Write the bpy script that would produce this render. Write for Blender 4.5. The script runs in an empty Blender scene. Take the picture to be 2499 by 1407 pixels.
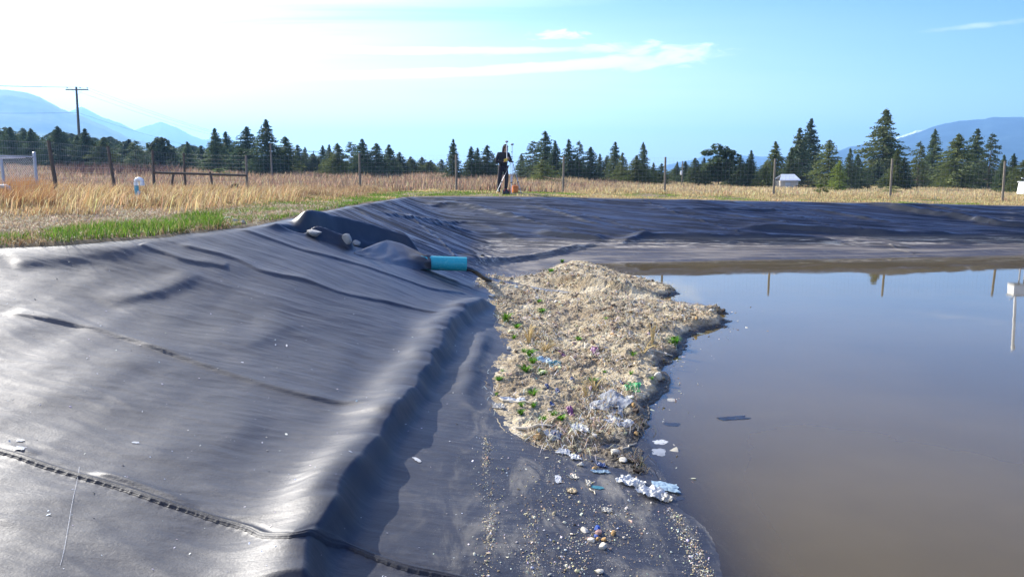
import bpy, bmesh, math, random
import numpy as np
from mathutils import Vector, Matrix
R = math.radians
sc = bpy.context.scene
COL = sc.collection
# ------------------------------------------------------------------ camera
PITCH = 8.68
CAM = np.array([0.0, 0.0, 2.8])
FPX = 1805.0
cd = bpy.data.cameras.new('camera'); cam = bpy.data.objects.new('camera', cd); COL.objects.link(cam)
cam.location = CAM; cam.rotation_euler = (R(90 - PITCH), 0, 0)
cd.sensor_width = 36; cd.lens = FPX / 2499 * 36; cd.clip_start = 0.05; cd.clip_end = 60000
sc.camera = cam
sc.render.resolution_x = 1024; sc.render.resolution_y = 576
# ------------------------------------------------------------------ light
SUN_AZ, SUN_EL = -47.0, 28.0          # degrees; azimuth from +Y, negative = to the left
sl = bpy.data.lights.new('sun', 'SUN'); sun = bpy.data.objects.new('sun', sl); COL.objects.link(sun)
sl.energy = 5.0; sl.angle = R(0.5); sl.color = (1.0, 0.95, 0.87)
sd = Vector((math.sin(R(SUN_AZ)) * math.cos(R(SUN_EL)), math.cos(R(SUN_AZ)) * math.cos(R(SUN_EL)), math.sin(R(SUN_EL))))
sun.rotation_euler = sd.to_track_quat('Z', 'Y').to_euler()
sun.location = (-30, 30, 30)
vs = sc.view_settings
vs.view_transform = 'Standard'; vs.look = 'None'; vs.gamma = 1; vs.exposure = 1.36
sc.cycles.volume_bounces = 0; sc.cycles.max_bounces = 8; sc.cycles.transparent_max_bounces = 16
try:
    sc.cycles.use_denoising = True
except Exception:
    pass

# node helper -------------------------------------------------------
class NT:
    def __init__(s, nt): s.t = nt; s.n = nt.nodes; s.l = nt.links
    def new(s, typ, ins=None, **kw):
        n = s.n.new(typ)
        for k, v in kw.items(): setattr(n, k, v)
        for k, v in (ins or {}).items(): s.put(n.inputs[k], v)
        return n
    def put(s, sock, v):
        if isinstance(v, bpy.types.NodeSocket): s.l.new(v, sock)
        elif isinstance(v, bpy.types.Node): s.l.new(v.outputs[0], sock)
        else: sock.default_value = v
    def math(s, op, a, b=None, c=None, clamp=False):
        n = s.n.new('ShaderNodeMath'); n.operation = op; n.use_clamp = clamp
        for i, v in enumerate((a, b, c)):
            if v is not None: s.put(n.inputs[i], v)
        return n.outputs[0]
    def mix(s, f, a, b, blend='MIX'):
        n = s.n.new('ShaderNodeMix'); n.data_type = 'RGBA'; n.blend_type = blend
        s.put(n.inputs[0], f)
        for k, v in ((6, a), (7, b)):
            if isinstance(v, tuple) and len(v) == 3: v = (*v, 1)
            s.put(n.inputs[k], v)
        return n.outputs[2]
    def ramp(s, f, stops, interp='LINEAR'):
        n = s.n.new('ShaderNodeValToRGB'); e = n.color_ramp.elements; n.color_ramp.interpolation = interp
        while len(e) < len(stops): e.new(0.5)
        for el, (p, c) in zip(e, stops):
            el.position = p; el.color = (c, c, c, 1) if not isinstance(c, tuple) else (*c, 1)
        s.put(n.inputs[0], f)
        return n.outputs[0]
    def noise(s, vec, scale, detail=4, rough=.55, dist=0.0):
        n = s.new('ShaderNodeTexNoise', {'Scale': scale, 'Detail': detail, 'Roughness': rough, 'Distortion': dist})
        if vec is not None: s.put(n.inputs['Vector'], vec)
        return n.outputs['Fac']
    def mapping(s, vec, scale=(1, 1, 1), rot=(0, 0, 0), loc=(0, 0, 0)):
        return s.new('ShaderNodeMapping', {'Vector': vec, 'Scale': scale, 'Rotation': rot, 'Location': loc}).outputs[0]
    def smooth(s, v, a, b, lo=0.0, hi=1.0):
        n = s.new('ShaderNodeMapRange', {'Value': v, 'From Min': a, 'From Max': b, 'To Min': lo, 'To Max': hi}, interpolation_type='SMOOTHSTEP')
        return n.outputs[0]

# ------------------------------------------------------------------ world
def make_world():
    w = bpy.data.worlds.new('World'); sc.world = w; w.use_nodes = True
    t = NT(w.node_tree); t.n.clear()
    sky = t.new('ShaderNodeTexSky', sky_type='NISHITA', sun_disc=False, sun_elevation=R(SUN_EL), sun_rotation=R(SUN_AZ),
                altitude=800, air_density=1.0, dust_density=1.1, ozone_density=2.0)
    hs = t.new('ShaderNodeHueSaturation', {'Color': sky.outputs[0], 'Saturation': 1.5, 'Hue': .527})
    d = t.new('ShaderNodeTexCoord').outputs['Generated']
    sx = t.new('ShaderNodeSeparateXYZ', {0: d}); X, Y, Z = sx.outputs
    az = t.math('ARCTAN2', X, Y); el = t.math('ARCSINE', Z)
    # high thin veil of cirrus, thicker towards the sun and the horizon
    zz = t.math('ADD', t.math('MAXIMUM', Z, 0.0), 0.10)
    pl = t.new('ShaderNodeCombineXYZ', {0: t.math('DIVIDE', X, zz), 1: t.math('DIVIDE', Y, zz), 2: 0.0}).outputs[0]
    n1 = t.noise(t.mapping(pl, (.35, 1.3, 1), (0, 0, R(8))), 1.1, 7, .6, .6)
    n2 = t.noise(t.mapping(pl, (.8, 4.0, 1), (0, 0, R(-6))), 1.6, 8, .62, .8)
    side = t.smooth(az, .34, -.50)
    veil = t.math('MULTIPLY', side, t.smooth(n1, .22, .62))
    low = t.math('MULTIPLY', t.smooth(el, .27, .03), t.smooth(az, .70, -.15))
    veil = t.math('MAXIMUM', t.math('MULTIPLY', veil, .75), t.math('MULTIPLY', low, t.smooth(n1,   .1, .75, .55, 1.0)))
    wisps = t.math('MULTIPLY', t.smooth(n2, .56, .78), t.math('MULTIPLY', t.smooth(az, .6, 0.0, .12, .8), .5))
    veil = t.math('MAXIMUM', veil, wisps)
    cvec = t.new('ShaderNodeCombineXYZ', {0: az, 1: el, 2: 0.0}).outputs[0]
    def patch(ca, ce, ra, re, tilt, sc_, lo, hi, stre=1.0, nz=3.2):
        a = t.math('SUBTRACT', az, ca); e = t.math('SUBTRACT', t.math('SUBTRACT', el, ce), t.math('MULTIPLY', a, tilt))
        r2 = t.math('ADD', t.math('POWER', t.math('ABSOLUTE', t.math('DIVIDE', a, ra)), 2.0), t.math('POWER', t.math('ABSOLUTE', t.math('DIVIDE', e, re)), 2.0))
        g = t.math('SUBTRACT', 1.0, r2)
        n = t.noise(t.mapping(cvec, (sc_, sc_ * 3.2, 1), (0, 0, R(-6))), 1.0, 8, .62, .5)
        return t.math('MULTIPLY', t.smooth(t.math('ADD', g, t.math('MULTIPLY', t.math('SUBTRACT', n, .5), nz)), lo, hi), stre)
    for p in ((.185, .150, .105, .022, .02, 18, .0, 1.15, 1.0), (.06, .178, .055, .010, .02, 30, .1, 1.3, .9), (.12, .163, .075, .012, .08, 22, .1, 1.4, .8),
              (-.02, .136, .30, .007, .03, 14, .0, 1.5, .9), (-.15, .157, .26, .008, -.01, 13, .0, 1.5, .8), (-.10, .131, .40, .0085, .045, 12, -.2, .8, 1.0, 1.2), (-.12, .158, .34, .0070, .012, 12, -.1, .9, .8, 1.4), (.05, .140, .18, .0085, .06, 14, -.2, .8, 1.0, 1.4), (.26, .120, .2, .005, .02, 18, .2, 1.9, .35),
              (.56, .163, .16, .004, .03, 16, .2, 1.9, .5), (-.45, .205, .16, .012, -.10, 12, .0, 1.8, .8)):
        veil = t.math('MAXIMUM', veil, patch(*p))
    lum = t.math('ADD', 6.2, t.math('MULTIPLY', side, 2.8))
    white = t.new('ShaderNodeVectorMath', {0: (1.0, 1.02, 1.05), 'Scale': lum}, operation='SCALE').outputs[0]
    col = t.mix(veil, hs.outputs[0], white)
    bg = t.new('ShaderNodeBackground', {'Color': col, 'Strength': .108})
    t.new('ShaderNodeOutputWorld', {0: bg.outputs[0]})
make_world()

# ------------------------------------------------------------------ numpy helpers
def smoothstep(a, b, x):
    t = np.clip((x - a) / (b - a), 0, 1); return t * t * (3 - 2 * t)
def smin(a, b, k):
    h = np.clip(.5 + .5 * (b - a) / k, 0, 1); return b * (1 - h) + a * h - k * h * (1 - h)
def smax(a, b, k): return -smin(-a, -b, k)
def _hash(ix, iy, seed):
    n = (ix.astype(np.int64) * 374761393 + iy.astype(np.int64) * 668265263 + seed * 974711) & 0x7fffffff
    n = ((n ^ (n >> 13)) * 1274126177) & 0x7fffffff
    n = (n ^ (n >> 16)) & 0xffff
    return n / 65535.0 * 2 * np.pi
def perlin(x, y, seed=0):
    x = np.asarray(x, float); y = np.asarray(y, float)
    xi = np.floor(x); yi = np.floor(y); xf = x - xi; yf = y - yi
    u = xf * xf * xf * (xf * (xf * 6 - 15) + 10); v = yf * yf * yf * (yf * (yf * 6 - 15) + 10)
    def g(ox, oy):
        a = _hash(xi + ox, yi + oy, seed); return np.cos(a) * (xf - ox) + np.sin(a) * (yf - oy)
    return ((g(0, 0) * (1 - u) + g(1, 0) * u) * (1 - v) + (g(0, 1) * (1 - u) + g(1, 1) * u) * v) * 1.5
def fbm(x, y, oct=4, seed=0, gain=.5):
    s = 0; a = 1.0
    for i in range(oct):
        s = s + a * perlin(x * 2 ** i + 17.3 * i, y * 2 ** i - 9.1 * i, seed + i); a *= gain
    return s
def poly_dist(x, y, pts):
    """(distance, signed side: + right of travel, fraction along 0..1, arc length) to an open polyline"""
    pts = np.asarray(pts, float); shp = np.shape(x); x = np.ravel(x); y = np.ravel(y)
    best = np.full(x.shape, 1e9); side = np.zeros(x.shape); arc = np.zeros(x.shape); L = 0.0
    for (ax, ay), (bx, by) in zip(pts[:-1], pts[1:]):
        dx, dy = bx - ax, by - ay; l = math.hypot(dx, dy) + 1e-9
        t = np.clip(((x - ax) * dx + (y - ay) * dy) / (l * l), 0, 1)
        px, py = x - ax - t * dx, y - ay - t * dy; d = np.hypot(px, py)
        m = d < best; best = np.where(m, d, best)
        side = np.where(m, np.sign(dy * px - dx * py), side); arc = np.where(m, L + t * l, arc); L += l
    return best.reshape(shp), side.reshape(shp), (arc / L).reshape(shp), arc.reshape(shp)
def spline(pts, n=8):
    """Catmull-Rom through points (any dimension)"""
    P = np.asarray(pts, float); P = np.vstack([2 * P[0] - P[1], P, 2 * P[-1] - P[-2]]); out = []
    for i in range(1, len(P) - 2):
        for t in np.linspace(0, 1, n, endpoint=False):
            a, b, c, d = P[i - 1], P[i], P[i + 1], P[i + 2]
            out.append(.5 * (2 * b + (c - a) * t + (2 * a - 5 * b + 4 * c - d) * t * t + (3 * b - a - 3 * c + d) * t ** 3))
    out.append(P[-2]); return np.array(out)
def inside_poly(x, y, poly):
    shp = np.shape(x); x = np.ravel(x); y = np.ravel(y); c = np.zeros(x.shape, bool); n = len(poly)
    for i in range(n):
        (x1, y1), (x2, y2) = poly[i], poly[(i + 1) % n]
        cond = ((y1 > y) != (y2 > y)) & (x < (x2 - x1) * (y - y1) / (y2 - y1 + 1e-12) + x1); c ^= cond
    return c.reshape(shp)
_p = R(PITCH)
def ray(px, py):
    """world direction of a pixel of the photograph, scaled so that its y is 1"""
    u = (px - 1249.5) / FPX; v = -(py - 703.5) / FPX
    d = np.array([u, math.cos(_p) + v * math.sin(_p), -math.sin(_p) + v * math.cos(_p)])
    return d / d[1]
def P(px, py, z):
    d = ray(px, py); t = (z - CAM[2]) / d[2]; return CAM + d * t
def at(px, py, dist): return CAM + ray(px, py) * dist
def hit(px, py, fn, t0=2.5, t1=90):
    d = ray(px, py); t = np.geomspace(t0, t1, 5000); q = CAM[:, None] + d[:, None] * t
    f = q[2] - fn(q[0], q[1]); k = np.argmax(f < 0)
    if f[k] >= 0: k = len(t) - 1
    return q[:, k]

# ------------------------------------------------------------------ terrain
# one unit is about 0.8 m throughout
ZC = 1.86
def gz(x, y):
    x = np.asarray(x, float); y = np.asarray(y, float); u = np.clip(x / np.maximum(y, 1), -.75, .75)
    near = ZC - .018 * np.clip(x, 0, 26) + .12 * np.exp(-((y - 36.6) / 1.7) ** 2) * smoothstep(6, -1, x)
    mid = np.interp(u, [-.7, 0, .69], [2.0, 1.97, 1.50])
    far = np.interp(u, [-.7, -.45, -.19, .08, .42, .69], [3.7, 3.3, 2.7, 2.5, 1.55, 1.3])
    a = np.where(x < -6, smoothstep(14, 26, y), smoothstep(35, 41, y)); a = np.maximum(smoothstep(35, 41, y), smoothstep(14, 27, y) * smoothstep(-5, -11, x)); b = smoothstep(42, 85, y)
    z = near * (1 - a) + mid * a; z = z * (1 - b) + far * b
    z = z + smoothstep(-.30, -.55, u) * smoothstep(88, 200, y) * 7.0
    return z + .05 * perlin(x * .22, y * .22, 3) * smoothstep(34, 40, y + np.abs(np.minimum(x + 5, 0)) * 2)
_xc = np.array([P(a, b, ZC)[:2] for a, b in [(-300, 618), (0, 600), (190, 590), (380, 575), (560, 555), (640, 545), (700, 532), (780, 515), (860, 500), (1000, 478)]])
_xc = np.vstack([[-11.5, -6], [-10.5, 2], [-9.6, 6], _xc, [-4.6, 50]])
def xcrest(y): return np.interp(y, _xc[:, 1], _xc[:, 0])
def xtoe(y): return np.interp(y, [-5, 4, 9, 13, 16, 20, 26], [-.25, -.25, -.35, -.4, -.55, -.5, -.4])
YF = 34.0
def pond_raw(x, y):
    x = np.asarray(x, float); y = np.asarray(y, float); xc = xcrest(y); xt = xtoe(y); g = gz(x, np.minimum(y, YF + 1))
    s = (ZC - .12) / (xt - xc)
    zl = ZC - s * (x - xc)
    bot = .12 - .075 * np.clip(x - xt, -3, 2.0) - .12 * np.maximum(x - xt - 2.0, 0)
    zl = smax(zl, bot, .22)
    v = YF - y
    zf = ZC + .01 - .018 * np.clip(x, 0, 26) - np.where(v < 7, .21 * v, 1.47 + .12 * (v - 7)) + .02 * perlin(x * .3, y * .1, 8)
    zn = .02 + (3.9 - y) * .32
    p = smax(zl, zf, .30)
    p = smax(p, zn, .25)
    return np.maximum(p, -1.2), g
def B(x, y):
    p, g = pond_raw(x, y); return smin(p, g, .10)
def Bxy(px, py): return hit(px, py, B)[:2]
def PL(pxs, n=6): return spline([Bxy(*p) for p in pxs], n)
# ------------------------------------------------------------------ liner relief
_F = []      # folds: (world polyline, height, width left of travel, width right, taper start, taper end, waviness)
def fold(pxs, amp, wl, wr, ta=.12, tb=.12, wav=.09, n=10): q = PL(pxs, n); k = 1.35 if q[:, 1].mean() > 13 else 1.0; _F.append((q, amp * k, wl * k, wr * k, ta, tb, wav))
# long roll near the toe of the left bank (travels towards the camera: pond side is on the left)
fold([(1205, 742), (1150, 768), (1100, 815), (1075, 860), (1042, 915), (1010, 975), (960, 1045), (905, 1130), (850, 1215), (800, 1300), (760, 1400), (715, 1520)], .20, .115, .38, .10, .02, .20)
fold([(1190, 800), (1170, 860), (1150, 920), (1140, 980), (1150, 1060)], .06, .11, .16, .25, .4)
# edges of the open gully with the outlet pipe
fold([(615, 554), (700, 564), (760, 577), (820, 596), (868, 613)], .19, .12, .085, .55, .05, .08)
fold([(736, 560), (790, 566), (860, 582), (930, 600), (985, 618), (1045, 640)], .30, .24, .10, .10, .15, .12)
fold([(566, 554), (600, 551), (645, 548)], .08, .12, .05, .35, .25, .1)
# long folds of the far bank
fold([(1290, 571), (1360, 577), (1430, 585), (1500, 592)], .12, .30, .07, .3, .25)
fold([(1490, 603), (1540, 592), (1590, 584), (1720, 588), (1850, 588), (2000, 592), (2080, 597)], .16, .28, .08, .2, .25)
fold([(1780, 561), (1880, 562), (1960, 567), (2080, 575), (2180, 582), (2330, 587), (2499, 590), (2650, 594)], .17, .35, .07, .15, .05)
fold([(2060, 494), (2150, 508), (2243, 524), (2340, 537), (2430, 552), (2560, 566)], .17, .40, .08, .35, .05)
fold([(1950, 512), (2040, 525), (2150, 545), (2260, 560)], .06, .22, .06, .2, .3)
fold([(2150, 500), (2260, 506), (2400, 527), (2530, 532)], .06, .2, .07, .2, .1)
fold([(1560, 512), (1700, 516), (1850, 517), (1990, 516)], .055, .2, .05, .3, .3)
fold([(1750, 525), (1860, 540), (1960, 555)], .06, .2, .06, .3, .3)
fold([(1325, 482), (1390, 480), (1460, 482)], .10, .2, .06, .4, .4)
fold([(2050, 590), (2150, 600), (2260, 612)], .04, .15, .05, .3, .3)
# left corner of the bank
fold([(1120, 645), (1200, 641), (1270, 636), (1330, 626), (1390, 612), (1440, 603), (1490, 597)], .10, .22, .10, .15, .2)
fold([(1000, 540), (1100, 560), (1200, 575), (1290, 592), (1400, 600)], .05, .25, .07, .2, .3)
fold([(900, 520), (1020, 540), (1130, 548), (1260, 580)], .05, .25, .07, .2, .3)
fold([(1010, 500), (1110, 505), (1230, 530), (1330, 552)], .07, .3, .07, .2, .3)
fold([(1240, 500), (1330, 515), (1440, 545), (1520, 560)], .05, .2, .06, .2, .3)
# broad swells of the left bank
fold([(1400 - 900, 665), (420, 702), (330, 730), (240, 752)], .040, .12, .26, .3, .3)
fold([(380, 598), (260, 622), (120, 640), (20, 650)], .032, .16, .34, .2, .1)
fold([(745, 772), (690, 800), (620, 835), (540, 870)], .020, .16, .30, .3, .3)
fold([(420, 850), (300, 905), (190, 960), (60, 1030)], .020, .24, .40, .3, .2)
fold([(640, 985), (560, 1060), (430, 1130), (330, 1190)], .018, .22, .36, .3, .3)
fold([(180, 1190), (90, 1230), (-60, 1290)], .014, .25, .4, .2, .2)
fold([(480, 1180), (360, 1300), (250, 1400)], .014, .22, .36, .3, .2)
SEAM1 = PL([(-120, 1068), (0, 1100), (100, 1133), (200, 1163), (300, 1193), (400, 1226), (500, 1258), (600, 1289), (700, 1308), (790, 1313), (850, 1333), (920, 1362), (1000, 1386), (1080, 1402), (1200, 1430)], 8)
SEAMS = [PL(p, 6) for p in (
    [(0, 768), (130, 790), (250, 817), (420, 872), (600, 932), (760, 977), (915, 1010)],
    [(335, 604), (400, 622), (450, 640), (520, 652), (560, 661)],
    [(430, 598), (500, 618), (580, 640), (640, 668), (740, 690), (830, 718), (960, 745), (1090, 782)],
    [(560, 558), (650, 584), (760, 620), (860, 646), (980, 684), (1070, 712), (1150, 722)])]
BANKSEAMS = [PL(p, 6) for p in (
    [(950, 500), (1010, 540), (1080, 598), (1110, 632)], [(860, 512), (950, 560), (1060, 610), (1140, 640)],
    [(1040, 482), (1200, 520), (1400, 570)], [(1230, 484), (1420, 525), (1600, 575)], [(1480, 480), (1640, 520), (1800, 570)],
    [(1700, 486), (1900, 520), (2100, 575)], [(1800, 486), (2000, 530), (2180, 580)], [(2000, 590), (2120, 606), (2260, 622)], [(2170, 600), (2230, 622)])]
GULLY = spline([(-4.85, 14.75), (-4.5, 15.25), (-4.2, 15.85), (-3.72, 16.4), (-3.2, 16.85), (-2.75, 17.2)], 6)
def relief(x, y):
    h = np.zeros(np.shape(x))
    # woven field of fine wrinkles on the far bank and its corner
    wf = smoothstep(16, 21, y + .55 * (x + 4.8))
    wx = .4 * perlin(x * .16, y * .2, 21); a = x * .97 - y * .24; c = y * .97 + x * .24 + wx
    def rid(n, s): return (1 - np.sqrt(n * n + s)) 
    k = rid(perlin(a * .10, c * 1.0, 31), .003) ** 5 * .050 + rid(perlin(a * .14 + 5, c * 2.0, 32), .004) ** 5 * .074 \
        + rid(perlin(a * .22, c * 4.0 + wx * 1.2, 33), .007) ** 4 * .044 + perlin(a * .3, c * .8, 34) * .008
    k2 = rid(perlin(a * .6 + c * .5, c * 2.0 - a * .45, 36), .005) ** 7 * .018
    shelf = smoothstep(.10, .42, B(x, y))
    h += wf * (k + k2) * (.22 + .78 * shelf)
    # left bank: slow swells along the bank and fine creases down the slope
    wl = 1 - wf; w2 = .25 * perlin(x * .6, y * .5, 41); toe = smoothstep(0.05, .45, B(x, y))
    h += wl * ((.017 * perlin(x * 1.0 + w2 * 2, y * .34, 42) + .007 * perlin(x * 2.4, y * .8 + x * .3, 43)) * toe
               + .010 * perlin(x * .8, y * 2.6 + w2 * 3, 44) + .007 * rid(perlin(x * .9, y * 3.6 + x * .5 + w2 * 4, 45), .01) ** 3 * toe + .006 * rid(perlin(x * 1.7, y * 7 + w2 * 4, 47), .01) ** 2 * toe + .0012 * perlin(x * 5, y * 14, 46))
    # pleats that run into the roll
    for line, amp, w_l, w_r, ta, tb, wav in _F:
        x0, x1 = line[:, 0].min() - 1.6, line[:, 0].max() + 1.6; y0, y1 = line[:, 1].min() - 1.6, line[:, 1].max() + 1.6
        m = (x > x0) & (x < x1) & (y > y0) & (y < y1)
        if not m.any(): continue
        xm, ym = x[m], y[m]
        xw = xm + .035 * perlin(xm * 1.7, ym * 1.7, 51) * (w_r + w_l) / .3
        d, s, fr, arc = poly_dist(xw, ym, line)
        w = np.where(s > 0, w_r, w_l)
        e = amp * np.exp(-(d / w) ** 2) * smoothstep(0, ta, fr) * (1 - smoothstep(1 - tb, 1, fr))
        h[m] += e * (1 + wav * perlin(arc * 1.1 + amp * 90, arc * 0 + .37, 52) + .5 * wav * perlin(arc * 3.1, arc * 0 + .77, 53))
    line = _F[0][0]; m = (x > -3) & (x < .6) & (y > 2) & (y < 19); xm, ym = x[m], y[m]
    d, s, fr, arc = poly_dist(xm, ym, line); ds = d * s
    ple = rid(perlin(arc * 2.0 + .35 * ds, ds * .5, 61), .004) ** 4
    h[m] += .011 * ple * np.exp(-((ds - .12) / .28) ** 2) * smoothstep(0, .1, fr)
    h[m] -= .032 * (1 - np.abs(np.sin(arc * np.pi / 1.45 + .9 * perlin(arc * .6, arc * 0, 66)))) ** 3 * np.exp(-((ds + .02) / .17) ** 2) * smoothstep(.08, .2, fr)
    # creased shoulder of the roll: buckles
    h[m] -= .018 * rid(perlin(arc * 1.3, ds * .2 + 4, 62), .002) ** 8 * np.exp(-((ds + .03) / .10) ** 2)
    # gully
    m = (x > -6.5) & (x < -1) & (y > 10) & (y < 23); xm, ym = x[m], y[m]
    d, s, fr, arc = poly_dist(xm, ym, GULLY)
    h[m] -= .46 * np.exp(-(d / .24) ** 4) * smoothstep(0, .15, fr) * (1 - smoothstep(.85, 1, fr))
    # welded panel joints: a small step, the upper sheet laps over the lower
    for q in SEAMS:
        m = (x > q[:, 0].min() - .5) & (x < q[:, 0].max() + .5) & (y > q[:, 1].min() - .5) & (y < q[:, 1].max() + .5)
        xm, ym = x[m], y[m]; d, s, fr, arc = poly_dist(xm, ym, q); f = smoothstep(0, .05, fr) * (1 - smoothstep(.93, 1, fr))
        ds = d * s; h[m] += f * .030 * np.exp(-(d / .22) ** 2) * (.5 - .5 * np.tanh(ds / .022)) * (1 + .3 * perlin(arc * 1.3, arc * 0 + .3, 63))
    for q in BANKSEAMS:
        m = (x > q[:, 0].min() - .5) & (x < q[:, 0].max() + .5) & (y > q[:, 1].min() - .5) & (y < q[:, 1].max() + .5)
        d, s, fr, arc = poly_dist(x[m], y[m], q); h[m] += .028 * np.exp(-(d / .05) ** 2)
    m = (x > -7) & (x < 1) & (y > 2) & (y < 7.5); xm, ym = x[m], y[m]
    d, s, fr, arc = poly_dist(xm, ym, SEAM1); ds = d * s
    puck = np.clip(perlin(arc * 2.3, arc * 0 + .5, 64), 0, 1) ** 1.5 * .055
    h[m] += puck * np.exp(-((ds + .10) / .055) ** 2) + .0010 * np.sin(arc * 2 * np.pi / .085 + 2 * perlin(arc * 3, arc * 0 + .2, 65)) * np.exp(-((ds - .045) / .03) ** 2) \
        + .012 * np.exp(-((ds) / .035) ** 2) - .006 * np.exp(-((ds + .06) / .02) ** 2)
    return h
def L(x, y):
    x = np.asarray(x, float); y = np.asarray(y, float); b = B(x, y); p, g = pond_raw(x, y); ins = smoothstep(-.02, .14, g - p)
    rs = np.where((x < -2.9) & (y < 9.4), .45, 1.0)
    return b + .012 + relief(np.atleast_1d(x), np.atleast_1d(y)).reshape(np.shape(x)) * ins

_S1 = [(-120, 1068), (0, 1100), (100, 1133), (200, 1163), (300, 1193), (400, 1226), (500, 1258), (600, 1289), (700, 1308), (790, 1313), (850, 1333), (920, 1362), (1000, 1386), (1080, 1402), (1200, 1430)]
SEAM1 = spline([hit(px, py, L)[:2] for px, py in _S1], 8)
# ------------------------------------------------------------------ mesh and object helpers
def new_mesh(name, verts, faces_flat, loop_tot, smooth=True):
    me = bpy.data.meshes.new(name); v = np.ascontiguousarray(verts, np.float32).reshape(-1, 3)
    f = np.ascontiguousarray(faces_flat, np.int32).ravel(); lt = np.ascontiguousarray(loop_tot, np.int32).ravel()
    me.vertices.add(len(v)); me.vertices.foreach_set('co', v.ravel())
    me.loops.add(len(f)); me.loops.foreach_set('vertex_index', f)
    me.polygons.add(len(lt)); ls = np.zeros(len(lt), np.int32); ls[1:] = np.cumsum(lt)[:-1]
    me.polygons.foreach_set('loop_start', ls); me.polygons.foreach_set('loop_total', lt)
    me.polygons.foreach_set('use_smooth', np.full(len(lt), smooth, bool))
    me.update(calc_edges=True); me.validate(); return me
def grid_mesh(name, X, Y, Z, keep=None):
    nr, nc = X.shape; idx = np.arange(nr * nc).reshape(nr, nc)
    f = np.stack([idx[:-1, :-1], idx[:-1, 1:], idx[1:, 1:], idx[1:, :-1]], -1).reshape(-1, 4)
    if keep is not None:
        k = keep.ravel()[f].all(1); f = f[k]
    V = np.stack([X, Y, Z], -1).reshape(-1, 3)
    used = np.zeros(len(V), bool); used[f.ravel()] = True; rm = np.cumsum(used) - 1
    return new_mesh(name, V[used], rm[f], np.full(len(f), 4))
def link(name, me, mat=None, parent=None):
    o = bpy.data.objects.new(name, me); COL.objects.link(o)
    if mat is not None and hasattr(me, 'materials') and not me.materials: me.materials.append(mat)
    if parent is not None: o.parent = parent
    return o
def tag(o, label=None, cat=None, group=None, kind=None):
    if label: o['label'] = label
    if cat: o['category'] = cat
    if group: o['group'] = group
    if kind: o['kind'] = kind
    return o
def empty(name, loc, label, cat, group=None, rz=0.0):
    o = bpy.data.objects.new(name, None); COL.objects.link(o); o.location = loc; o.rotation_euler = (0, 0, rz); o.empty_display_size = .2
    return tag(o, label, cat, group)
def copy_tree(o, parent=None):
    c = o.copy(); COL.objects.link(c)
    if parent is not None: c.parent = parent
    for ch in list(o.children): copy_tree(ch, c)
    return c
class MB:
    """collects tubes, boxes and sheets; build() links them as ONE mesh"""
    def __init__(s): s.v = []; s.f = []; s.n = 0
    def add(s, v, f):
        s.v.extend([tuple(p) for p in v]); s.f.extend([tuple(i + s.n for i in q) for q in f]); s.n += len(v)
    def tube(s, pts, r, seg=8, caps=True, squash=None):
        pts = [Vector(p) for p in pts]; rr = r if hasattr(r, '__len__') else [r] * len(pts); rings = []
        up = Vector((0, 0, 1)); V = []
        for i, p in enumerate(pts):
            t = (pts[min(i + 1, len(pts) - 1)] - pts[max(i - 1, 0)]).normalized()
            a = t.cross(up)
            if a.length < .15: a = t.cross(Vector((0, 1, 0)))
            a.normalize(); b = a.cross(t).normalized()
            for k in range(seg):
                g = 2 * math.pi * k / seg; V.append(p + a * math.cos(g) * rr[i] + b * math.sin(g) * rr[i])
        F = []
        for i in range(len(pts) - 1):
            for k in range(seg): F.append((i * seg + k, i * seg + (k + 1) % seg, (i + 1) * seg + (k + 1) % seg, (i + 1) * seg + k))
        if caps:
            F.append(tuple(range(seg))[::-1]); m = (len(pts) - 1) * seg; F.append(tuple(m + k for k in range(seg)))
        s.add(V, F)
    def box(s, c, size, bev=0.0, rot=None, taper=1.0):
        bm = bmesh.new(); bmesh.ops.create_cube(bm, size=1)
        for v in bm.verts:
            k = taper if v.co.z > 0 else 1.0
            v.co = Vector((v.co.x * size[0] * k, v.co.y * size[1] * k, v.co.z * size[2]))
        if bev: bmesh.ops.bevel(bm, geom=bm.edges[:], offset=bev, segments=2, affect='EDGES', profile=.6)
        if rot is not None: bmesh.ops.rotate(bm, verts=bm.verts, matrix=rot)
        bmesh.ops.translate(bm, verts=bm.verts, vec=Vector(c)); bm.verts.index_update()
        s.add([v.co.copy() for v in bm.verts], [tuple(v.index for v in f.verts) for f in bm.faces]); bm.free()
    def build(s, name, mat, parent=None, smooth=True):
        me = bpy.data.meshes.new(name); me.from_pydata(s.v, [], s.f); me.update()
        if smooth:
            me.polygons.foreach_set('use_smooth', [True] * len(me.polygons))
            me.set_sharp_from_angle(angle=R(42))
        return link(name, me, mat, parent)

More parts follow.
